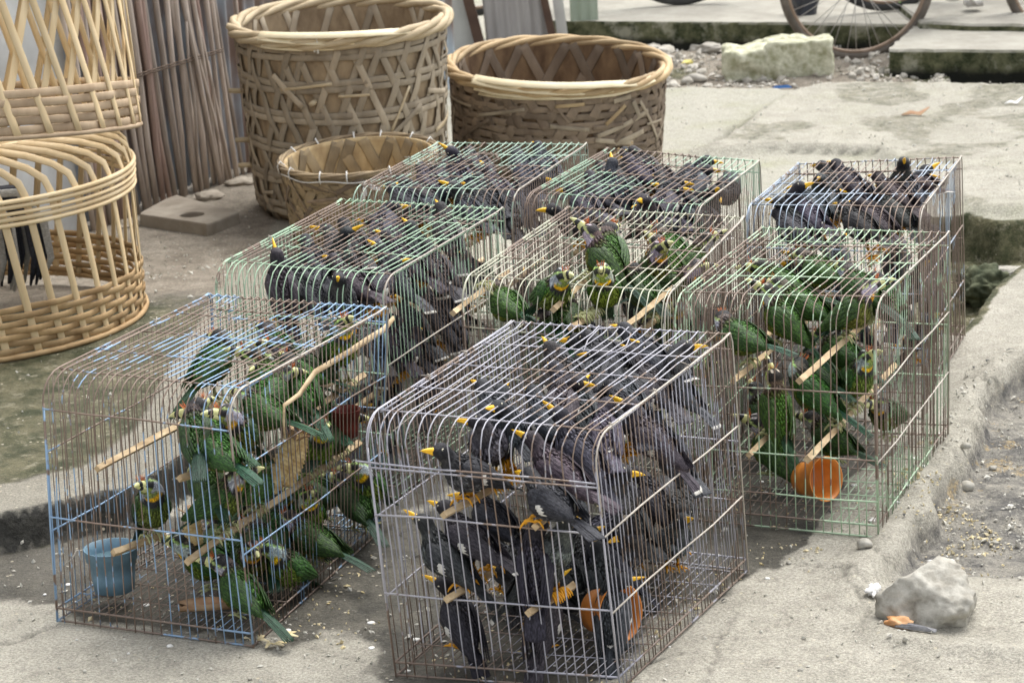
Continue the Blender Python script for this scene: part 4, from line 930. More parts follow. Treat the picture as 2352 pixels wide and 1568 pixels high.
def basket(name, label, base, R0, R1, Ht, kind, nd=26, turns=.12, bands=7, rimr=.022, tilt=(0, 0, 0), bulge=.0, jit=1., rimz=0., bandw=.013, sw=.012, fine=0):
    t = thing(name, label, 'basket', base, 'woven bamboo baskets beside the fence'); t.rotation_euler = tilt
    rad = lambda z: R0+(R1-R0)*(z/Ht)**.8+bulge*math.sin(math.pi*z/Ht)
    if True:    # rounded foot
        rad0 = rad; rad = lambda z: rad0(z)-.035*max(0, 1-z/.07)**2
    m = MB(); n = 72; zs = [Ht*i/24 for i in range(25)]; th = .007
    o_ = [[Vector(((rad(z)-th)*math.cos(2*math.pi*j/n), (rad(z)-th)*math.sin(2*math.pi*j/n), z)) for j in range(n)] for z in zs]
    i_ = [[Vector(((rad(z)-th*2-.002)*math.cos(2*math.pi*j/n), (rad(z)-th*2-.002)*math.sin(2*math.pi*j/n), z)) for j in range(n)] for z in zs[::-1]]
    i_[-1] = [v+Vector((0, 0, .012)) for v in i_[-1]]
    m.loft(o_+i_, False); m.f.append(tuple(range(n))[::-1]); m.m.append(0); b0 = len(m.v)-n; m.f.append(tuple(b0+j for j in range(n))); m.m.append(0)
    m.obj('lining', M_in[kind], t)
    for sg, cnt in ((1, nd), (-1, nd)):
        ms = MB(); N_ = 26; L0, L1 = .01, Ht*.985; pts = []
        for i in range(N_):
            q = i/(N_-1); z = L0+(L1-L0)*q; a = sg*turns*2*math.pi*(q-.5); off = .0045*math.sin(q*math.pi*bands*1.5+(0 if sg > 0 else math.pi/1))
            r = rad(z)+off+.001; pts.append((r*math.cos(a), r*math.sin(a), z))
        ms.strip(pts, sw, .0016, lambda i: Vector((pts[i][0], pts[i][1], 0))); mm = ms.mesh('weave_strip', M_ww[kind])
        for j in range(cnt):
            o = _o('weave_strip', mm, t); o.scale = (rnd(.996, 1.006),)*2+(rnd(.97, 1.),); o.rotation_euler.z = 2*math.pi*(j+(.5 if sg < 0 else 0)+rnd(-.13, .13)*jit)/cnt
    for z_ in range(bands):                                       # hoops woven through the diagonals
        for dz in ((-.5, .5) if not fine else (0,)):
            z = Ht*(z_+.6)/bands+dz*bandw*2.15; 
            if z > Ht*.97 or z < .012: continue
            ms = MB(); N_ = 120; ph = rnd(0, 6); pts = [((rad(z)+.0035+.0032*math.sin(2*math.pi*j/N_*nd+ph))*math.cos(2*math.pi*j/N_), (rad(z)+.0035+.0032*math.sin(2*math.pi*j/N_*nd+ph))*math.sin(2*math.pi*j/N_), z+.004*math.sin(6*math.pi*j/N_+ph)) for j in range(N_+1)]
            ms.strip(pts, bandw, .0014, lambda i: Vector((pts[i][0], pts[i][1], 0))); ms.obj('weave_hoop', M_ww[kind], t)
    # inner diagonals
    for sg in (1, -1):
        ms = MB(); N_ = 12; pts = []
        for i in range(N_):
            q = i/(N_-1); z = Ht*(.35+.63*q); a = sg*turns*4*(q-.5); r = rad(z)-.0195+.002*math.sin(q*15+sg); pts.append((r*math.cos(a), r*math.sin(a), z))
        ms.strip(pts, sw*1.1, .0014, lambda i: Vector((-pts[i][0], -pts[i][1], 0))); mm = ms.mesh('lining_strip', M_ww[kind])
        for j in range(nd//2): o = _o('lining_strip', mm, t); o.rotation_euler.z = 2*math.pi*(j+rnd(-.3, .3))/(nd//2)
    # twisted rim
    if rimr:
        ns = 4
        for s_ in range(ns):
            ms = MB(); N_ = 120; tw = 4; pts = []
            for j in range(N_):
                a = 2*math.pi*j/N_; ph = tw*a+2*math.pi*s_/ns; r = R1+.004+rimr*.62*math.cos(ph); pts.append((r*math.cos(a), r*math.sin(a), Ht+rimr*.62*math.sin(ph)))
            ms.tube(pts, [rimr*.55*(1+.12*math.sin(j*.9+s_)) for j in range(N_)], 7, closed=True); ms.obj('rim_strand', M_rim[kind], t)
    return t, rad
bg_ = at(806, 497)
big, radb = basket('large_basket', 'tall grey woven bamboo basket with a thick twisted rim', Vector((bg_.x, bg_.y+.14, .015)), .36, .402, .725, 'grey', nd=26, bands=6, tilt=(math.radians(2.5), 0, 0), rimr=.026, sw=.0135, turns=.11, jit=2.0, bandw=.012)
def debris(par, rad, Ht, n, mats, zmin=.1):
    for _ in range(n):
        a = rnd(-3.1, 0); z0 = rnd(zmin, Ht*.9); L_ = rnd(.06, .26); sl_ = rnd(-.25, .25) if random.random() < .6 else rnd(-2, 2); ms = MB(); pts = []
        for i in range(9):
            q = i/8-.5; aa = a+L_*q*math.cos(math.atan(sl_))/rad(z0); z = min(max(z0+L_*q*math.sin(math.atan(sl_)), .02), Ht*.97); r = rad(z)+.0085; pts.append((r*math.cos(aa), r*math.sin(aa), z))
        ms.strip(pts, rnd(.005, .012), .0014, lambda i: Vector((pts[i][0], pts[i][1], 0))); ms.obj('loose_strip', random.choice(mats), par)
debris(big, radb, .725, 16, [M_ww['grey'], M_rim['grey']])
rg = at(1281, 398)
wide, radw = basket('wide_basket', 'wide dark brown woven basket with a yellow cane rim behind the cages', Vector((rg.x, rg.y, .01)), .41, .432, .44, 'dark', nd=30, bands=7, tilt=(math.radians(4), math.radians(2.5), 0), rimr=.023, sw=.019, turns=.09, jit=2.6, bandw=.013)
debris(wide, radw, .44, 34, [M_ww['dark'], M_rim['dark'], M_ww['grey']])
sg_ = at(846, 582)
smal, rads = basket('small_basket', 'small golden basket with a burnt rim in front of the tall grey basket', Vector((sg_.x, sg_.y, .015)), .25, .278, .352, 'gold', nd=28, bands=4, tilt=(math.radians(3), math.radians(-2), 0), rimr=.010, sw=.019, turns=.10, jit=2.2, bandw=.012)
debris(smal, rads, .352, 22, [M_ww['dark'], M_ww['gold'], M_rim['gold']])
# pale splices of new cane on the rims
def splice(par, R, Ht, a0, a1, mt, w_=.018, up=.012, n=4, flare=.03):
    for q in range(n):
        ms = MB(); pts = []
        for i in range(16):
            t_ = i/15; a = a0+(a1-a0)*t_+.02*q; fl = flare*max(0, t_-.75)*4*(q-1)*.5
            r = R+.012+.012*math.sin(3.1*t_+q*1.3); pts.append((r*math.cos(a), r*math.sin(a), Ht+up*(1-q*.7)+.008*math.sin(4*t_+q*1.7)+fl*.5))
        ms.strip(pts, w_, .003, lambda i: Vector((pts[i][0]*.6, pts[i][1]*.6, .8*R))); ms.obj('cane_splice', mt, par)
splice(wide, .432, .44, math.radians(-128)-.2, math.radians(-28)-.2, M_pale, .017, .022, 4, .06)
splice(big, .402, .725, math.radians(-110)-.4, math.radians(-22)-.4, M_pale, .016, .024, 3, .03)
# ties on the small basket rim
M_tie = mat_simple('white_plastic_tie', (.62, .62, .6), (.8, .8, .78), 30, .6)
ms = MB(); N_ = 60; pts = [((.291)*math.cos(a), .291*math.sin(a), .352+.004*math.sin(a*9)-.02) for a in [math.radians(200+140*i/40) for i in range(41)]]
ms.tube(pts, .0022, 5); ms.obj('rim_cord', M_tie, smal)
for j in range(14):
    a = math.radians(195+j*24+rnd(-5, 5)); ms = MB(); c, s_ = math.cos(a), math.sin(a)
    ms.tube([(.290*c, .290*s_, .327), (.294*c, .294*s_, .352), (.283*c, .283*s_, .369), (.266*c, .266*s_, .352), (.266*c, .266*s_, .332)], .0028, 5); ms.obj('rim_tie', M_tie, smal)
ms = MB(); ms.strip([(.03, -.294, .325), (.025, -.300, .29), (.01, -.302, .255)], [.004, .010, .007], .0006, lambda i: (0, -1, 0)); ms.strip([(.03, -.294, .325), (.06, -.304, .31), (.085, -.304, .30)], [.003, .009, .004], .0006, lambda i: (0, -1, .3)); ms.obj('torn_tag', M_tie, smal)
ms = MB(); ms.tube([(.424*math.cos(a)*1.0, .424*math.sin(a), z) for a, z in ((-1.75, .695), (-1.74, .74), (-1.73, .76), (-1.72, .73), (-1.72, .69))], .004, 6); ms.obj('rim_tie', M_tie, big)
# short pegs poking out of the tall basket
for a, z in ((-2.75, .47), (-2.5, .30), (-1.4, .50), (-2.6, .19)):
    ms = MB(); r = radb(z); ms.tube([((r-.02)*math.cos(a-.4), (r-.02)*math.sin(a-.4), z), ((r+.055)*math.cos(a-.4), (r+.055)*math.sin(a-.4), z+.005)], [.012, .009], 7); ms.obj('peg', M_rim['grey'], big)

# ------------------------------------------------------------------ bamboo rooster coops at left
M_band = mat_simple('brown_woven_cane', (.30, .185, .085), (.54, .38, .20), 11, .7, 'Object', (1, 1, .5), .4, .002, var=.35)
M_band2 = mat_simple('greyed_woven_cane', (.33, .235, .15), (.52, .40, .27), 11, .7, 'Object', (1, 1, .5), .4, .002, var=.3)
def coop(label, base, R, n, kind):
    t = thing('bamboo_coop', label, 'bamboo coop', base, 'bamboo rooster coops stacked at left')
    def wov(z0, z1, rows, Rf, mt, amp=.006, hw=None):
        hw = hw or (z1-z0)/rows*.46
        for q in range(rows):
            z = z0+(z1-z0)*(q+.5)/rows; N_ = n*6; ms = MB(); r0 = Rf(z); pts = []
            for j in range(N_+1):
                a = 2*math.pi*j/N_; r = r0+amp*math.sin(n*a*.5+math.pi*q); pts.append((r*math.cos(a), r*math.sin(a), z+.002*math.sin(5*a+q)))
            ms.strip(pts, hw, .0022, lambda i: Vector((pts[i][0], pts[i][1], 0))); ms.obj('weave_band', mt, t)
    def hoop(z, r, th, mt):
        ms = MB(); ms.tube([(r*math.cos(2*math.pi*j/80), r*math.sin(2*math.pi*j/80), z) for j in range(80)], th, 7, closed=True); ms.obj('hoop', mt, t)
    def ribs(f, cnt, w_, mt, ph=0, th=.003):
        ms = MB(); pts = [f(i/17) for i in range(18)]; ms.strip(pts, w_, th, lambda i: Vector((pts[i][0], pts[i][1], .25*(pts[i][2] > .55))))
        mm = ms.mesh('rib', mt)
        for j in range(cnt): o = _o('rib', mm, t); o.rotation_euler.z = 2*math.pi*(j+ph+rnd(-.08, .08))/cnt
    if kind == 0:
        Ht = .625; tw = .20
        def f(q):
            a = tw*(.5-q)+ .0
            if q < .72: z = q/.72*(Ht-.12); r = R*(1-.012*q)
            else:
                u = (q-.72)/.28; z = Ht-.12+.12*math.sin(u*math.pi/2); r = R*(.99-.35*(1-math.cos(u*math.pi/2)))
                a -= .55*u*u
            return (r*math.cos(a), r*math.sin(a), z)
        ribs(f, n, .0125, M_bam); hoop(.008, R+.006, .009, M_band)
        wov(.015, .165, 7, lambda z: R, M_band)
        for z in (.415, .432, .470, .487): hoop(z, R+.003+rnd(-.002, .003), .0075, M_bam)
        hoop(.45, R+.004, .006, M_bam); hoop(Ht, R*.62, .010, M_bam); hoop(Ht-.005, R*.70, .010, M_bam)
    else:
        for sg in (1, -1):
            def f(q, sg=sg):
                z = .005+.80*q; a = sg*.42*(q-.2); r = R*(1-.08*q)-.006*sg
                return (r*math.cos(a), r*math.sin(a), z)
            ribs(f, n, .0125, M_bam, .25*sg)
        wov(.010, .150, 5, lambda z: R, M_band2, .006); hoop(.004, R+.004, .008, M_band2)
        hoop(.45, R*.965, .010, M_bam); hoop(.80, R*.93, .010, M_bam)
    return t
cb = at(-78, 733, .10)
coop('pale bamboo coop with slanting ribs on the wet ground, a rooster inside', Vector((cb.x, cb.y, .10)), .575, 40, 0)
coop('upper bamboo coop of crossed ribs stacked on the other one', Vector((cb.x+.03, cb.y+.02, .10+.60)), .575, 34, 1).rotation_euler.x = math.radians(-8)

# rooster inside the lower coop
def rooster():
    b = at(-20, 770, .10); t = thing('rooster', 'black and rust red rooster with a drooping tail inside the bamboo coop', 'rooster', Vector((b.x-.20, b.y+.12, .10)), rz=math.radians(195))
    M_rb = mat_feather('rooster_plumage', (.015, .017, .025), hi=(.05, .055, .08)); M_rr = mat_feather('rooster_saddle', (.32, .07, .02), hi=(.55, .18, .05)); M_rw = mat_feather('rooster_white', (.35, .35, .33), hi=(.6, .6, .58))
    M_rc = mat_simple('comb_red', (.5, .03, .02), (.62, .06, .04), 30, .5)
    sec = [(-.15, .30, .02, .02), (-.12, .29, .05, .05), (-.06, .27, .075, .08), (.02, .25, .085, .09), (.09, .26, .075, .085), (.14, .30, .05, .06), (.17, .37, .035, .04), (.185, .43, .028, .03), (.20, .475, .026, .028), (.225, .48, .022, .022), (.245, .475, .008, .008)]
    m = MB(); R = interp_sec(sec, 30)
    m.loft([[Vector((x, math.sin(2*math.pi*j/18)*max(ry, .003), z+math.cos(2*math.pi*j/18)*max(rz, .003))) for j in range(18)] for x, z, ry, rz in R]); body = m.obj('body', M_rb, t)
    m = MB()
    for j in range(40):
        a = rnd(-1.5, 1.5); x = rnd(-.10, .02); blade(m, (x, math.sin(a)*.08, .26+math.cos(a)*.085), (x-.09, math.sin(a)*.09, .22+math.cos(a)*.06), .007, (0, math.sin(a), math.cos(a)), 0, .01)
    m.obj('saddle_feathers', M_rr, body)
    m = MB()
    for j in range(22):
        s_ = rnd(-.05, .05); L_ = rnd(.7, 1.2); pts = [Vector((-.12, s_*.4, .32)), Vector((-.18*L_, s_*.8, .42)), Vector((-.26*L_, s_*1.2, .42)), Vector((-.32*L_, s_*1.5, .32)), Vector((-.33*L_, s_*1.6, .20)), Vector((-.31*L_, s_*1.6, .10+rnd(0, .05)))]
        m.strip(pts, [.010, .014, .015, .014, .011, .004], .0015, lambda i: (0, 1, .3), 1 if j % 4 == 0 else 0)
    m.obj('tail', [M_rb, M_rw], body)
    for s_ in (1, -1):
        m = MB()
        for j in range(7): blade(m, (.06, s_*.08, .29-.02*j), (-.12, s_*.075, .27-.022*j), .012, (0, s_, .1), 0, .01)
        m.obj('wing', M_rb, body)
        m = MB(); m.tube([(0, s_*.04, .2), (.01, s_*.045, .12), (0, s_*.045, .01)], [.025, .010, .007], 7); m.obj('leg', M_legb, t)
        m = MB()
        for a in (-.5, 0, .5, math.pi): m.tube([(0, s_*.045, .012), (math.cos(a)*.05, s_*.045+math.sin(a)*.05, .006)], [.006, .003], 5)
        m.obj('foot', M_legb, t)
        m = MB(); m.loft([[Vector((.222+.004*c*math.cos(2*math.pi*j/8), s_*(.020+dy), .485+.004*c*math.sin(2*math.pi*j/8))) for j in range(8)] for c, dy in ((1, 0), (.6, .002), (.1, .003))]); m.obj('eye', M_black, body)
    m = MB(); m.tube([(.24, 0, .477), (.275, 0, .468)], [.008, .001], 7); m.obj('beak', M_bbeak, body)
    m = MB()
    for j in range(5): m.strip([(.185+.014*j, 0, .495), (.18+.014*j, 0, .525+.006*math.sin(j))], [.008, .002], .003, lambda i: (0, 1, 0))
    m.obj('comb', M_rc, body)
rooster()

# ------------------------------------------------------------------ fence of sticks, wall, shed front
fA = at(0, 592, .03); fB = at(562, 386, .03); fdir = (fB-fA); fdir.z = 0; fl = fdir.length; fdir.normalize(); fn = Vector((fdir.y, -fdir.x, 0))
def on_fence(px, py, off=0.): return on_plane(px, py, fA+fn*off, fn)
M_stick = mat_simple('weathered_sticks', (.30, .245, .205), (.58, .50, .43), 5, .85, 'Object', (5, 5, .5), .4, .004, var=.55)
M_stick2 = mat_simple('reddish_sticks', (.27, .18, .15), (.50, .38, .32), 5, .85, 'Object', (5, 5, .5), .4, .004, var=.4)
b0 = on_fence(195, 521); t0 = on_fence(118, 0); lean = (t0-b0); lean = lean/lean.z
M_brown0 = mat_simple('rusty_binding_wire', (.10, .07, .05), (.2, .15, .11), 30, .8)
fence = thing('stick_fence', 'leaning fence of weathered brown sticks along the wall behind the coops', 'fence', (fA.x, fA.y, 0))
o0 = fence.location; npole = 26
s0 = (b0-fA).dot(fdir); s1 = (on_fence(556, 388)-fA).dot(fdir)
for i in range(npole):
    q = i/(npole-1); s_ = s0+(s1-s0)*q+rnd(-.012, .012); p = fA+fdir*s_; p.z = 0
    l2 = lean.copy(); j_ = rnd(-.03, .03); 
    if q > .74: j_ = rnd(-.05, .16) if i % 2 else rnd(-.10, .02)
    l2 = l2+fdir*j_; hgt = rnd(1.55, 1.9); r = rnd(.010, .0145) if q < .75 else rnd(.008, .013)
    pts = [p+l2*hgt*u+fn*(.03+rnd(-.008, .008))+fdir*rnd(-.008, .008)-o0 for u in (0, .15, .3, .45, .6, .75, .9, 1)]
    m = MB(); m.tube(pts, [r*rnd(.85, 1.1) for _ in pts], 7); m.obj('stick', M_stick2 if random.random() < .4 else M_stick, fence)
for i in range(7):
    q = rnd(.6, 1.0); p = fA+fdir*(s0+(s1-s0)*q); p.z = 0; l2 = lean+fdir*rnd(-.22, .22); r = rnd(.006, .010); hgt = rnd(.5, 1.7)
    m = MB(); m.tube([p+l2*hgt*u+fn*(.052+rnd(-.006, .006))-o0 for u in (0, .2, .4, .6, .8, 1)], [r*rnd(.85, 1.1) for _ in range(6)], 6); m.obj('stick', M_stick, fence)
for z in (.52, .53, 1.25):
    m = MB(); m.tube([fA+fdir*(s0+(s1-s0)*u)+fn*(.055+.004*math.sin(u*70))+lean*z-o0 for u in [i/30 for i in range(28)]], .0032, 5); m.obj('binding_wire', M_brown0, fence)
# corrugated metal behind
M_corr = N('rusty_corrugated_sheet'); v = M_corr.coord('Object', (1, 1, .35)); f = M_corr.noise(2.2, 5, v)
M_corr = M_corr.out(M_corr.mix(M_corr.mix((.30, .35, .40), (.42, .47, .52), M_corr.noise(9, 4, v)), (.20, .14, .11), M_corr.ramp(f, [(.5, 0.), (.6, 1.)])), .6, M_corr.noise(30, 3, v), .2, .003)
def corrug(name, label, cat, p0, p1, z0, z1, pitch=.07, amp=.012, mat=None, parent=None, leanv=None):
    d = (p1-p0); L_ = d.length; d.normalize(); nn_ = Vector((d.y, -d.x, 0)); n = int(L_/pitch*8); m = MB(); front = []; back = []
    for i in range(n+1):
        s_ = L_*i/n; o = amp*math.sin(2*math.pi*s_/pitch)
        for z in (z0, z1):
            q = p0+d*s_+nn_*o+(leanv or Vector((0, 0, 0)))*(z-z0); q = Vector((q.x, q.y, z)); front.append(q); back.append(q-nn_*.002)
    b = len(front); fs = []
    for i in range(n): a = i*2; fs += [(a, a+2, a+3, a+1), (b+a+1, b+a+3, b+a+2, b+a)]
    fs += [(0, 1, b+1, b), (2*n, b+2*n, b+2*n+1, 2*n+1)]
    base = Vector((p0.x, p0.y, z0)) if not parent else Vector((0, 0, 0))
    m.add([v-base if not parent else v-parent.location for v in front+back], fs)
    o = m.obj(name, mat or M_corr, parent, loc=base if not parent else None)
    if not parent: tag(o, label, cat)
    return o
pA = fA+fdir*(s0-.05)-fn*.03; pB = fA+fdir*(fl+1.9)-fn*.05
corrug('corrugated_sheet', 'blue grey rusty corrugated metal sheet behind the stick fence', 'metal sheet', Vector((pA.x, pA.y, 0)), Vector((pB.x, pB.y, 0)), .03, 2.0)
M_wall = mat_simple('stained_whitewash', (.34, .34, .33), (.60, .62, .62), 2.6, .85, 'Position', (1, 1, 1), .4, .01, 8)
m = MB(); wl = thing('plaster_wall', 'stained white plaster wall behind the bamboo coops', 'wall', (fA.x, fA.y, 0))
q0 = fA+fdir*(s0-.02)-fn*.0; q1 = fA-fdir*4.0
vs = []
nseg = 40
front = []
for i in range(nseg+1):
    for j in range(21):
        p = q0.lerp(q1, i/nseg)+fn*(.012*math.sin(i*.9+j*1.7)+rnd(-.004, .004)); front.append(Vector((p.x, p.y, -.02+2.4*j/20))-wl.location)
fs = [(i*21+j, i*21+j+1, (i+1)*21+j+1, (i+1)*21+j) for i in range(nseg) for j in range(20)]
m.add(front, fs); m.add([v-fn*.18 for v in front], [f[::-1] for f in fs]); B_ = len(front)
def edgeq(ids): 
    for a, b in zip(ids[:-1], ids[1:]): m.f.append((a, b, b+B_, a+B_)); m.m.append(0)
edgeq([i*21+20 for i in range(nseg+1)]); edgeq([j for j in range(21)]); m.obj('render_coat', M_wall, wl)
m = MB(); m.box((-.0, 0, 0), (1, 1, 1)); 
# stone kerb along the foot of the fence
KST = []
for i in range(9):
    s_ = s0+.12+i*.25; p = fA+fdir*s_+fn*rnd(.10, .17)
    KST.append((p.x, p.y, rnd(.05, .09)))
# stone slab with a round hole
M_slab = mat_simple('old_cement_slab', (.22, .185, .145), (.38, .34, .28), 9, .85, 'Position', (1, 1, 1), .5, .006, 8)
def slab_hole():
    c = [at(x, y, .06) for x, y in ((316, 492), (478, 516), (551, 488), (400, 447))]
    cen = at(441, 494, .06); t = thing('slab_with_hole', 'flat cement slab with a round hole lying by the fence', 'slab', (cen.x, cen.y, .0)); n = 48
    def sqr(i):
        a = 2*math.pi*i/n; d = Vector((math.cos(a), math.sin(a), 0)); best = 1e9
        for k in range(4):
            p, q = c[k-1]-cen, c[k]-cen; e = q-p; det = d.x*(-e.y)+d.y*e.x
            if abs(det) < 1e-9: continue
            s_ = (p.x*(-e.y)+p.y*e.x)/det; u = (d.x*p.y-d.y*p.x)/det
            if s_ > 0 and -1e-6 <= u <= 1+1e-6: best = min(best, s_)
        return d*best
    rh = .046; m = MB(); O = [sqr(i) for i in range(n)]; Hh = [Vector((rh*math.cos(2*math.pi*i/n), rh*math.sin(2*math.pi*i/n), 0)) for i in range(n)]
    rings = [[Vector((v.x, v.y, z)) for v in L_] for L_, z in ((Hh, .0), (Hh, .058), ([v*1.05 for v in Hh], .062), ([v*.985 for v in O], .062), (O, .056), (O, .0))]
    m.loft(rings, False); m.obj('slab_body', M_slab, t, smooth=False)
    m = MB(); m.add([(v.x*.99, v.y*.99, .012) for v in Hh], [tuple(range(n))]); m.obj('hole_bottom', mat_simple('hole_near_black', (.01, .01, .008), (.02, .02, .015), 20, .9), t)  # near-black disc closing the bottom of the hole
slab_hole()

# shed front behind the baskets
M_grey = mat_simple('faded_grey_board', (.30, .29, .26), (.42, .40, .36), 5, .85, 'Object', (1, 1, .3), .3, .004)
M_wpost = mat_simple('chalky_white_post', (.52, .52, .49), (.66, .66, .62), 8, .85); M_brown = mat_simple('dark_brown_frame', (.07, .04, .03), (.13, .08, .055), 8, .7)
M_ribb = mat_simple('grey_ribbed_metal', (.33, .31, .30), (.46, .44, .42), 5, .6, 'Object', (1, 1, .3)); M_greenp = mat_simple('pale_green_ribbed_panel', (.30, .36, .28), (.42, .48, .39), 5, .7, 'Object', (1, 1, .3))
YS = 13.7
def quadpost(px0, px1, lean_px, name, label, cat, mt, Y0, z1=1.9, parent=None, ribs=False, dep=.05):
    a = atY(px0, 100, Y0); b = atY(px1, 100, Y0); ln = (atY(px0-lean_px, 0, Y0)-atY(px0, 100, Y0)); ln = ln/ln.z; ln.y = 0
    a.z = b.z = 0; d = (b-a)
    if ribs:
        return corrug(name, label, cat, a, b, 0.02, z1, .055, .007, mt, leanv=ln)
    m = MB(); m.box((0, 0, 0), (d.length, dep, z1)); m.v = [(v[0]+ln.x*v[2], v[1], v[2]) for v in m.v]; o = m.obj(name, mt, None, False, loc=(a.x, a.y, 0)); tag(o, label, cat); return o
quadpost(550, 1040, 0, 'shed_board', 'tall faded grey board behind the big grey basket', 'board', M_grey, YS+.25)
quadpost(1040, 1092, 12, 'shed_post', 'pale grey leaning post left of the brown frame', 'post', M_wpost, YS, dep=.09)
quadpost(1094, 1118, 26, 'door_frame_post', 'dark brown leaning post left of the ribbed grey sheet', 'post', M_brown, YS-.06, dep=.06)
quadpost(1118, 1268, 10, 'ribbed_sheet', 'grey ribbed metal sheet between two dark posts', 'metal sheet', M_ribb, YS, ribs=True)
quadpost(1266, 1284, 22, 'door_frame_post', 'thin dark post right of the ribbed grey sheet', 'post', M_brown, YS-.07, dep=.05)
quadpost(1284, 1308, 14, 'white_post', 'chalky white post at the corner of the shed', 'post', M_wpost, YS, dep=.09)
a = at(1310, 47, .125); b = at(1374, 44, .125); corrug('green_panel', 'pale green ribbed panel standing on the far pavement', 'panel', a, b, .12, 1.9, .05, .006, M_greenp)
# far shade canopy and wall so that the street does not end in nothing
# ------------------------------------------------------------------ stones, blocks, litter
def rock(name, label, cat, p, size, mat, seed=0, group=None, rough=.18, n=26, flat=1., rz=0, sub=None):
    r_ = np.random.default_rng(seed); bm = bmesh.new(); bmesh.ops.create_icosphere(bm, subdivisions=sub or (4 if size[0] > .06 else 2), radius=1)
    planes = [(Vector(r_.normal(size=3)).normalized(), r_.uniform(.66, .9)) for _ in range(13)]
    offs = r_.uniform(0, 50, 3)
    from mathutils import noise as mn
    for v in bm.verts:
        c = v.co.copy()
        for nrm, dd in planes:
            e = c.dot(nrm)-dd
            if e > 0: c -= nrm*e*.97
        c *= 1+rough*mn.fractal(c*2.2+Vector(offs), 1., 2., 4)+(rough*.9*(abs(mn.noise(c*3.1+Vector(offs)))-.25) if size[0] > .06 else 0)
        c *= 1+(.045*mn.fractal(c*8+Vector(offs), .8, 2.1, 6) if size[0] > .06 else 0)
        v.co = Vector((c.x*size[0], c.y*size[1], c.z*size[2]))
    me_ = bpy.data.meshes.new(name); bm.to_mesh(me_); bm.free(); me_.materials.append(mat)
    for f in me_.polygons: f.use_smooth = (sub or 4) > 2
    o = _o(name, me_, None, p); o.rotation_euler.z = rz
    if label: tag(o, label, cat, group)
    return o
M_rock = mat_simple('pale_rough_rock', (.20, .185, .15), (.56, .54, .48), 24, .9, 'Object', (1, 1, 1), .8, .006, 9)
M_mossb = mat_simple('moss_covered_concrete', (.28, .28, .16), (.74, .73, .58), 26, .95, 'Object', (1, 1, 1), 1., .014, 9)
M_mossd = mat_simple('dark_moss_rock', (.018, .028, .014), (.17, .18, .11), 20, .95, 'Object', (1, 1, 1), .9, .010, 8)
M_stone = mat_simple('rubble_stone', (.30, .28, .24), (.56, .53, .47), 12, .9, 'Object', (1, 1, 1), .5, .005, 6, var=.5)
pr = at(2145, 1418); rock('boulder', 'large pale boulder in the lower right corner', 'boulder', (pr.x, pr.y+.03, .026), (.132, .118, .098), M_rock, 44, rz=-.35, rough=.10, sub=5)
ORDN = ['nearest', 'second', 'third', 'fourth', 'fifth', 'sixth', 'seventh', 'eighth', 'farthest']
for i, (x, y, r) in enumerate(KST): rock('kerb_stone', ORDN[i]+' rough earthy stone in the row along the foot of the stick fence', 'stone', (x, y, gz(x, y)), (r, r*.75, r*.4), M_slab, 700+i, 'rough stones along the stick fence', rz=rnd(0, 3))
# mossy broken block
m = MB(); pb = at(1790, 178); t = thing('concrete_block', 'broken mossy pale concrete block near the bicycle wheel', 'block', (pb.x, pb.y+.12, 0))
def chunk(lo, hi, seed, name, mat, par):
    bm = bmesh.new(); bmesh.ops.create_cube(bm, size=1); bmesh.ops.subdivide_edges(bm, edges=bm.edges, cuts=14, use_grid_fill=True)
    from mathutils import noise as mn
    lo, hi = Vector(lo), Vector(hi); sz = hi-lo
    for v in bm.verts:
        c = v.co*2; q = Vector([math.copysign(abs(x)**1.0, x) for x in c]); L_ = (abs(c.x)**16+abs(c.y)**16+abs(c.z)**16)**(1/16); q = c/L_
        p = Vector(((q.x*.5+.5)*sz.x, (q.y*.5+.5)*sz.y, (q.z*.5+.5)*sz.z))+lo
        nz = Vector((mn.fractal(p*9+Vector((seed, 0, 0)), 1, 2, 4), mn.fractal(p*9+Vector((0, seed, 9)), 1, 2, 4), mn.fractal(p*9+Vector((5, 0, seed)), 1, 2, 4)))
        v.co = p+nz*.022
    me_ = bpy.data.meshes.new(name); bm.to_mesh(me_); bm.free(); me_.materials.append(mat)
    for f in me_.polygons: f.use_smooth = True
    return _o(name, me_, par)
chunk((-.25, -.08, -.03), (.02, .13, .130), 3, 'left_half', M_mossb, t); chunk((-.06, -.085, -.03), (.27, .135, .160), 8, 'right_half', M_mossb, t)
t.rotation_euler.z = math.radians(-3)
for i, (x, y, s_, mt, lb) in enumerate([(2255, 655, (.11, .09, .08), M_mossd, 'dark mossy boulder in the hollow beside the cages'), (2312, 590, (.16, .05, .03), M_rock, 'pale earth clod at the back of the mossy hollow'),
                                      (2232, 745, (.035, .03, .02), M_rock, 'small grey stone at the mouth of the mossy hollow'), (2262, 700, (.05, .035, .018), M_rock, 'flat pale stone on the lip of the mossy hollow')]):
    p = at(x, y, -.08); rock('mossy_stone' if i == 0 else 'stone', lb, 'stone', (p.x, p.y, gz(p.x, p.y)+s_[2]*.5), s_, mt, 20+i, rough=.28, sub=5)
for x, y, s_, lb in [(1985, 1283, .024, 'small black and white stone on the pavement in front of the right hand cage'), (2218, 1053, .016, 'round cream pebble on the mud beside the right hand cage'), (2218, 1086, .026, 'grey wet clod just below the cream pebble'),
                     (2281, 1034, .013, 'small cream pebble on the dark mud at the right edge'), (1812, 1310, .007, 'tiny white pebble at the corner of the light slab')]:
    p = at(x, y, -.02); rock('pebble', lb, 'pebble', (p.x, p.y, gz(p.x, p.y)+s_*.35), (s_, s_*.85, s_*.6), M_rock, int(x))
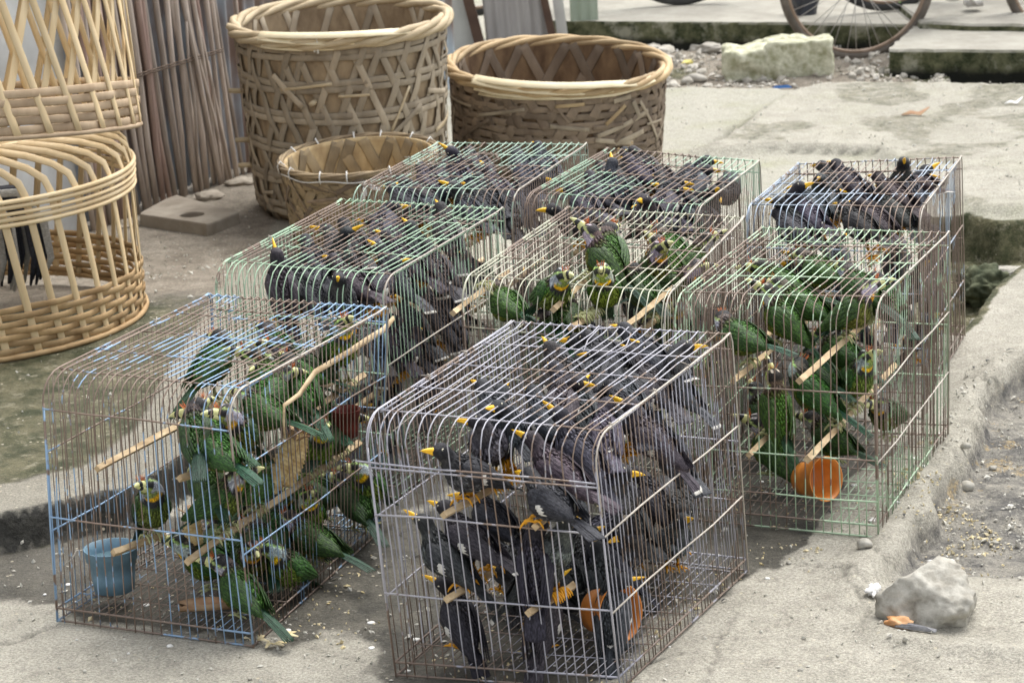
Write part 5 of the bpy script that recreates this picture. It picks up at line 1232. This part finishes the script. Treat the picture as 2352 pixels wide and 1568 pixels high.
# litter
M_foam = mat_simple('white_foam', (.70, .69, .66), (.8, .79, .76), 30, .8); M_wrap = mat_simple('orange_wrapper', (.70, .30, .10), (.8, .5, .28), 40, .5)
def scrap(name, label, cat, px, py, poly, h, mat, rz=0, crumple=.004, z=0.):
    p = at(px, py, z); t = MB(); n = len(poly); 
    cx_ = sum(a for a, b in poly)/n; cy_ = sum(b for a, b in poly)/n
    ring = lambda f, zz: [Vector((cx_+(a-cx_)*f, cy_+(b-cy_)*f, zz+rnd(-crumple, crumple))) for a, b in poly]
    t.loft([ring(1, 0), ring(1, h), ring(.6, h+crumple*1.5), ring(.25, h+crumple)]); o = t.obj(name, mat, None, False, loc=(p.x, p.y, gz(p.x, p.y)+.003)); o.rotation_euler.z = rz; tag(o, label, cat); return o
for (px_, py_, sz_, mt_, nm_, lb_, ct_, sd_) in ((2162, 1250, (.036, .026, .010), M_foam, 'foam_scrap', 'white foam scrap on the yellowish mud above the boulder', 'scrap', 401), (2006, 1366, (.016, .034, .012), M_foam, 'foam_scrap', 'small white scrap wedged left of the boulder', 'scrap', 405),
                                              (2062, 1438, (.036, .020, .014), M_wrap, 'candy_wrapper', 'crumpled orange wrapper in front of the boulder', 'wrapper', 409)):
    p = at(px_, py_); o = rock(nm_, lb_, ct_, (p.x, p.y, gz(p.x, p.y)+sz_[2]*.6), sz_, mt_, sd_, rough=.55, sub=3, rz=-.4)
scrap('litter_strip', 'grey flat strip sticking out from under the orange wrapper', 'litter', 2098, 1450, [(-.04, .02), (.0, .0), (.045, -.022), (.05, -.016), (.0, .012), (-.03, .03)], .004, M_rag)
scrap('blue_scrap', 'flat blue plastic scrap under the mossy block', 'scrap', 1795, 196, [(-.05, -.008), (-.03, .012), (.045, .016), (.05, -.006)], .004, mat_simple('blue_film', (.04, .15, .45), (.06, .2, .5), 20, .5))
for i, (x, y, r, lb) in enumerate([(1600, 188, .06, 'bright pale slab fragment beside the dark basket'), (1632, 118, .07, 'large pale stone in the rubble left of the mossy block'), (1900, 145, .04, 'small brown stone at the foot of the bicycle wheel')]):
    p = at(x, y, -.01); rock('rubble_fragment', lb, 'stone', (p.x, p.y, gz(p.x, p.y)+r*.2), (r, r*.7, r*.4), M_stone, 50+i)
pts_r = [(rnd(1290, 2140), rnd(82, 198)) for _ in range(110)]
for i, (x, y) in enumerate(pts_r):
    if 1640 < x < 1930 and y > 90: continue
    p = at(x, y, 0); s_ = rnd(.010, .042)*(1.0 if random.random() < .8 else 1.5)
    o = rock('rubble_stone', ('chunky' if s_ > .035 else ('fist sized' if s_ > .022 else 'small'))+' grey stone in the rubble '+('behind the dark wide basket' if x < 1480 else ('left of the mossy block' if x < 1700 else ('behind the mossy block' if x < 1930 else 'by the bicycle wheel')))+(', near the far pavement' if y < 120 else ', near the pale slab'), 'stone', (p.x, p.y, gz(p.x, p.y)+s_*.1), (s_, s_*rnd(.6, 1), s_*rnd(.35, .7)), M_stone, 300+i, 'loose stones in the rubble strip', sub=2, rz=rnd(0, 6))
p = at(1600, 92, .0); M_bag = mat_simple('dark_blue_plastic', (.03, .035, .05), (.11, .12, .16), 14, .4, spec=.5)
rock('plastic_bag', 'crumpled dark blue plastic sheet in the rubble', 'bag', (p.x, p.y, gz(p.x, p.y)+.02), (.15, .09, .045), M_bag, 91, rough=.5)
scrap('yellow_scrap', 'yellow scrap lying in the rubble', 'scrap', 1578, 142, [(-.03, -.02), (-.02, .02), (.03, .02), (.03, -.02)], .006, mat_simple('yellow_film', (.6, .5, .12), (.7, .62, .2), 20, .5))
p = at(1848, 92, .0)
t = thing('black_bag', 'black plastic bag with red scraps beside the bicycle wheel', 'bag', (p.x, p.y+.1, 0))
M_bl = mat_simple('black_film', (.012, .014, .02), (.04, .045, .06), 20, .35, spec=.5)
o = rock('bag_body', None, None, (0, 0, .17), (.085, .07, .15), M_bl, 95, rough=.25); o.parent = t
o = rock('bag_neck', None, None, (-.05, 0, .05), (.035, .03, .09), M_bl, 97, rough=.4); o.parent = t
M_red = mat_simple('red_film', (.55, .04, .03), (.65, .1, .08), 30, .5)
for dx, z in ((-.09, .06), (.10, .055)):
    o = rock('red_scrap', None, None, (dx, -.02, z), (.045, .025, .028), M_red, 98+int(dx*100), rough=.4); o.parent = t
for x, y, nm, lb in ((2078, 12, 'paper_cup', 'green and white paper cup lying on the far pavement behind the wheel'),):
    p = at(x, y+8, .125); t = thing(nm, lb, 'cup', (p.x, p.y, .16)); m = lathe([(.022, -.05), (.034, .05), (.036, .052), (.031, .05), (.019, -.045)]); m.obj('cup_wall', mat_simple('green_white_print', (.35, .62, .12), (.8, .82, .75), 26, .5, hard=True), t); t.rotation_euler = (0, math.radians(84), .5)
for x, y, lb, s_ in ((2105, 268, 'curled dead leaf on the pale slab behind the rear right cage', .045), (2218, 70, 'curled dry leaf on the far pavement at the right', .05), (2330, 242, 'white paper flake on the slab at the right edge', .03)):
    p = at(x, y, .03 if y > 100 else .125); m = MB()
    m.strip([(-s_*1.4, 0, .004), (-s_*.5, .2*s_, .012), (s_*.3, 0, .006), (s_*1.3, .3*s_, .03)], [s_*.1, s_*.42, s_*.4, s_*.06], .0015, lambda i: (0, -.3, 1)); o = m.obj('dead_leaf' if 'leaf' in lb else 'paper_flake', M_husk if 'leaf' in lb else M_foam, None, loc=(p.x, p.y, gz(p.x, p.y)+.003)); tag(o, lb, 'leaf' if 'leaf' in lb else 'paper')
# spilled feed: grains and peel below and around the cages
M_seed = mat_simple('spilled_corn', (.60, .48, .22), (.74, .66, .48), 30, .7, 'Position'); M_chip = mat_simple('pale_grit', (.42, .40, .34), (.62, .60, .54), 30, .8, 'Position')
def scatter(name, label, cat, regions, mat, smin, smax, z=0.):
    m = MB()
    for poly, cnt in regions:
        P = PX(poly) if not isinstance(poly[0], Vector) else poly
        x0, x1 = min(p.x for p in P), max(p.x for p in P); y0, y1 = min(p.y for p in P), max(p.y for p in P); c = 0; tr = 0
        while c < cnt and tr < cnt*20:
            tr += 1; x, y = rnd(x0, x1), rnd(y0, y1)
            if sdf(np.array([x]), np.array([y]), P)[0] > 0: continue
            if vnoise(np.array([x]), np.array([y]), 9, 5)[0] < rnd(-.4, .35): continue
            s_ = rnd(smin, smax)*(1 if random.random() < .85 else 1.8); zz = gz(x, y)+s_*.3; R3 = Matrix.Rotation(rnd(0, 6.28), 3, (rnd(-1, 1), rnd(-1, 1), rnd(.2, 1)))
            vs = [Vector((x, y, zz))+R3@Vector(v)*s_ for v in ((1.3, 0, 0), (0, .8, 0), (-1.2, .1, 0), (0, -.8, 0), (.1, 0, .55), (0, 0, -.4))]
            m.add(vs, [(0, 1, 4), (1, 2, 4), (2, 3, 4), (3, 0, 4), (1, 0, 5), (2, 1, 5), (3, 2, 5), (0, 3, 5)]); c += 1
    o = m.obj(name, mat, None, False); tag(o, label, cat, kind='stuff'); return o
cb_ = lambda k: [Vector((*CG[k][0][i], 0)) for i in (0, 1, 3, 2)]
scatter('spilled_grain', 'yellow grains and husks spilled on the ground under the cages', 'grain', [(cb_(2), 260), (cb_(1), 90), (cb_(5), 90), (cb_(4), 60), ([(590, 1400), (900, 1250), (880, 1500), (640, 1480)], 70), ([(2050, 1080), (2200, 1100), (2340, 1200), (2300, 1290), (2060, 1230)], 220), ([(1730, 1240), (1900, 1260), (1860, 1330), (1700, 1330)], 30)], M_seed, .0022, .0048)
scatter('grit', 'small pale chips and grit strewn over the pavement and mud', 'grit', [([(0, 1250), (2352, 1100), (2352, 1568), (0, 1568)], 700), ([(0, 860), (560, 620), (560, 940), (0, 1180)], 90), ([(2220, 840), (2352, 815), (2352, 1300), (2080, 1280)], 320), ([(1540, 200), (2352, 200), (2352, 500), (1540, 380)], 300), ([(1290, 75), (2150, 75), (2150, 200), (1290, 200)], 1100), ([(330, 560), (600, 480), (600, 640), (340, 700)], 160)], M_chip, .0016, .006)
scatter('rubble_chips', 'broken chips of stone, plaster and litter covering the rubble strip', 'rubble', [([(1290, 78), (2160, 90), (2180, 190), (1290, 205)], 900), ([(1950, 130), (2180, 150), (2170, 200), (1940, 200)], 160)], M_stone, .006, .017)
scatter('litter_flecks', 'white and blue flecks of litter in the rubble strip', 'litter', [([(1290, 80), (2120, 90), (2150, 190), (1290, 205)], 60)], M_foam, .005, .011)
m = MB()
for k in (1, 2, 5, 4):
    P = cb_(k); c_ = sum(P, Vector())/4
    for _ in range(26):
        a = rnd(0, 6.28); rr = rnd(.1, .52); x, y = c_.x+rr*math.cos(a), c_.y+rr*math.sin(a); s_ = rnd(.003, .009); n = 9; z = gz(x, y)+.0015
        ring = lambda f, zz: [Vector((x+s_*f*math.cos(2*math.pi*j/n)*rnd(.7, 1.25), y+s_*f*math.sin(2*math.pi*j/n)*rnd(.7, 1.25), zz)) for j in range(n)]
        m.loft([ring(1, z-.002), ring(.9, z+.0006), ring(.4, z+.0016)])
tag(m.obj('droppings', M_foam, None), 'white droppings spattered on the ground round the cages', 'droppings', kind='stuff')
m = MB()
for k in CG:
    P = cb_(k); c_ = sum(P, Vector())/4
    for _ in range(9):
        a = rnd(0, 6.28); rr = rnd(.15, .55); x, y = c_.x+rr*math.cos(a), c_.y+rr*math.sin(a); z = gz(x, y)+.003; b = rnd(0, 6.28); L_ = rnd(.012, .035)
        m.strip([(x, y, z), (x+L_*.5*math.cos(b), y+L_*.5*math.sin(b), z+.004), (x+L_*math.cos(b+.2), y+L_*math.sin(b+.2), z+.001)], [.001, .0042, .001], .0005, lambda i: (0, 0, 1))
tag(m.obj('loose_feathers', M_thigh, None), 'small dark loose feathers on the ground round the cages', 'feathers', kind='stuff')
def peel(px, py, lb):
    p = at(px, py); m = MB()
    for q in range(3):
        a = rnd(0, 6); m.strip([(0, 0, .004), (.012*math.cos(a), .012*math.sin(a), .010), (.028*math.cos(a+.4), .028*math.sin(a+.4), .005)], [.006, .007, .003], .0015, lambda i: (0, 0, 1))
    o = m.obj('fruit_peel', M_seed, None, loc=(p.x, p.y, gz(p.x, p.y)+.002)); tag(o, lb, 'peel')
peel(597, 1478, 'limp yellow peel at the right corner of the blue cage'); peel(660, 1468, 'curled yellow peel right of the limp one'); peel(630, 1485, 'small yellow peel between two larger ones')

# ------------------------------------------------------------------ bicycles
M_tyre = mat_simple('dusty_tyre', (.10, .085, .07), (.22, .19, .16), 14, .85); M_rimm = mat_simple('rusty_rim', (.22, .15, .10), (.38, .29, .22), 14, .5); M_tyred = mat_simple('black_tyre', (.03, .03, .03), (.07, .07, .068), 14, .8)
M_frame = mat_simple('black_frame_paint', (.015, .015, .017), (.03, .03, .03), 14, .35, spec=.5); M_spoke = mat_simple('spoke_steel', (.40, .38, .35), (.55, .53, .5), 30, .4); M_saddle = mat_simple('brown_saddle', (.06, .035, .02), (.1, .06, .04), 20, .5)
RW = .372
def wheel(par, c, mt):
    w_ = _o('wheel', None, par, c) if False else None
    m = MB(); m.tube([Vector((RW*math.cos(a), 0, RW*math.sin(a))) for a in [2*math.pi*i/72 for i in range(72)]], .021, 9, closed=True); ty = m.obj('tyre', mt, par, loc=c)
    m = MB(); m.tube([Vector(((RW-.022)*math.cos(a), 0, (RW-.022)*math.sin(a))) for a in [2*math.pi*i/72 for i in range(72)]], .012, 7, closed=True); rm = m.obj('rim', M_rimm, ty)
    m = MB(); m.tube([(0, -.04, 0), (0, .04, 0)], .022, 12); m.tube([(0, -.06, 0), (0, .06, 0)], .007, 8); m.obj('hub', M_spoke, ty)
    ms = MB(); ms.tube([(.02, .022, 0), ((RW-.03)*math.cos(.33), 0, (RW-.03)*math.sin(.33))], .0019, 4); mm = ms.mesh('spoke', M_spoke)
    ms = MB(); ms.tube([(.02, -.022, 0), ((RW-.03)*math.cos(-.33), 0, (RW-.03)*math.sin(-.33))], .0019, 4); mm2 = ms.mesh('spoke', M_spoke)
    for i in range(36): o = _o('spoke', mm if i % 2 else mm2, ty); o.rotation_euler.y = 2*math.pi*i/36
def bicycle(label, p, rz, mt, flip=False, lean=0.):
    t = thing('bicycle', label, 'bicycle', p, 'bicycles parked by the far pavement', rz); t.rotation_euler = (lean, 0, rz)
    z = RW+.021
    wheel(t, (0, 0, z), mt); wheel(t, (1.12, 0, z), mt)
    bb = Vector((.50, 0, z-.04)); st = Vector((.36, 0, .92)); hd = Vector((.88, 0, .95)); hl = Vector((.93, 0, .80)); re = Vector((0, 0, z)); fe = Vector((1.12, 0, z))
    m = MB()
    for a, b, r in ((bb, st, .015), (st, hd, .014), (bb, hl, .016), (hl, hd+Vector((-.02, 0, .06)), .018)): m.tube([a, b], r, 9)
    for s_ in (-.05, .05):
        m.tube([bb+Vector((0, s_*.6, 0)), re+Vector((0, s_, 0))], .009, 7); m.tube([st-Vector((0, 0, .05)), re+Vector((0, s_, 0))], .008, 7)
    m.obj('frame', M_frame, t)
    m = MB()
    for s_ in (-.05, .05): m.tube([hl+Vector((0, s_*.8, 0)), hl+Vector((.06, s_, -.12)), fe+Vector((0, s_, 0))], .010, 7)
    m.obj('fork', M_frame, t)
    m = MB(); m.tube([(.86, 0, 1.0), (.87, 0, 1.08), (.84, .2, 1.10), (.76, .28, 1.08), (.68, .29, 1.06)], .011, 7); m.tube([(.87, 0, 1.08), (.84, -.2, 1.10), (.76, -.28, 1.08), (.68, -.29, 1.06)], .011, 7); m.obj('handlebar', M_spoke, t)
    m = MB(); m.loft([[Vector((x, math.sin(2*math.pi*j/12)*ry, 1.0+math.cos(2*math.pi*j/12)*.025+.01*abs(x-.33))) for j in range(12)] for x, ry in ((.20, .05), (.23, .085), (.30, .08), (.38, .04), (.48, .02), (.50, .008))]); m.obj('saddle', M_saddle, t)
    m = MB(); m.tube([Vector((.5+.09*math.cos(a), .05, z-.04+.09*math.sin(a))) for a in [2*math.pi*i/30 for i in range(30)]], .006, 5, closed=True); m.tube([(.5, -.07, z-.04), (.5, .07, z-.04)], .012, 8)
    for s_ in (1, -1): m.tube([(.5, s_*.07, z-.04), (.5+s_*.12, s_*.075, z-.04-s_*.12), (.5+s_*.12, s_*.17, z-.04-s_*.12)], .008, 6); m.box((.46+s_*.12, s_*.10-.01, z-.055-s_*.12), (.54+s_*.12, s_*.17+.01, z-.025-s_*.12))
    m.obj('crank', M_spoke, t)
    for cx_ in (0, 1.12):
        m = MB(); pts = [Vector((cx_+(RW+.045)*math.cos(a), 0, z+(RW+.045)*math.sin(a))) for a in [math.radians(20+150*i/20) for i in range(21)]]; m.strip(pts, .03, .002, lambda i: pts[i]-Vector((cx_, 0, z))); m.obj('mudguard', M_frame, t)
pb = at(1970, 122, .0); bicycle('nearest bicycle, its dusty wheel standing beside the mossy block', (pb.x, pb.y, gz(pb.x, pb.y)-.01), math.radians(4), M_tyre)
pb = at(2040, 22, .13); bicycle('second bicycle with a black tyre standing behind the nearest wheel', (pb.x, pb.y, .122), math.radians(7), M_tyred)
pb = at(1568, 14, .12); bicycle('bicycle on the far pavement left of the other two', (pb.x-1.12, pb.y, .118), math.radians(2), M_tyred)

S.render.engine = 'CYCLES'
print('objects', len(bpy.data.objects), 'verts', sum(len(o.data.vertices) for o in bpy.data.objects if o.type == 'MESH'))
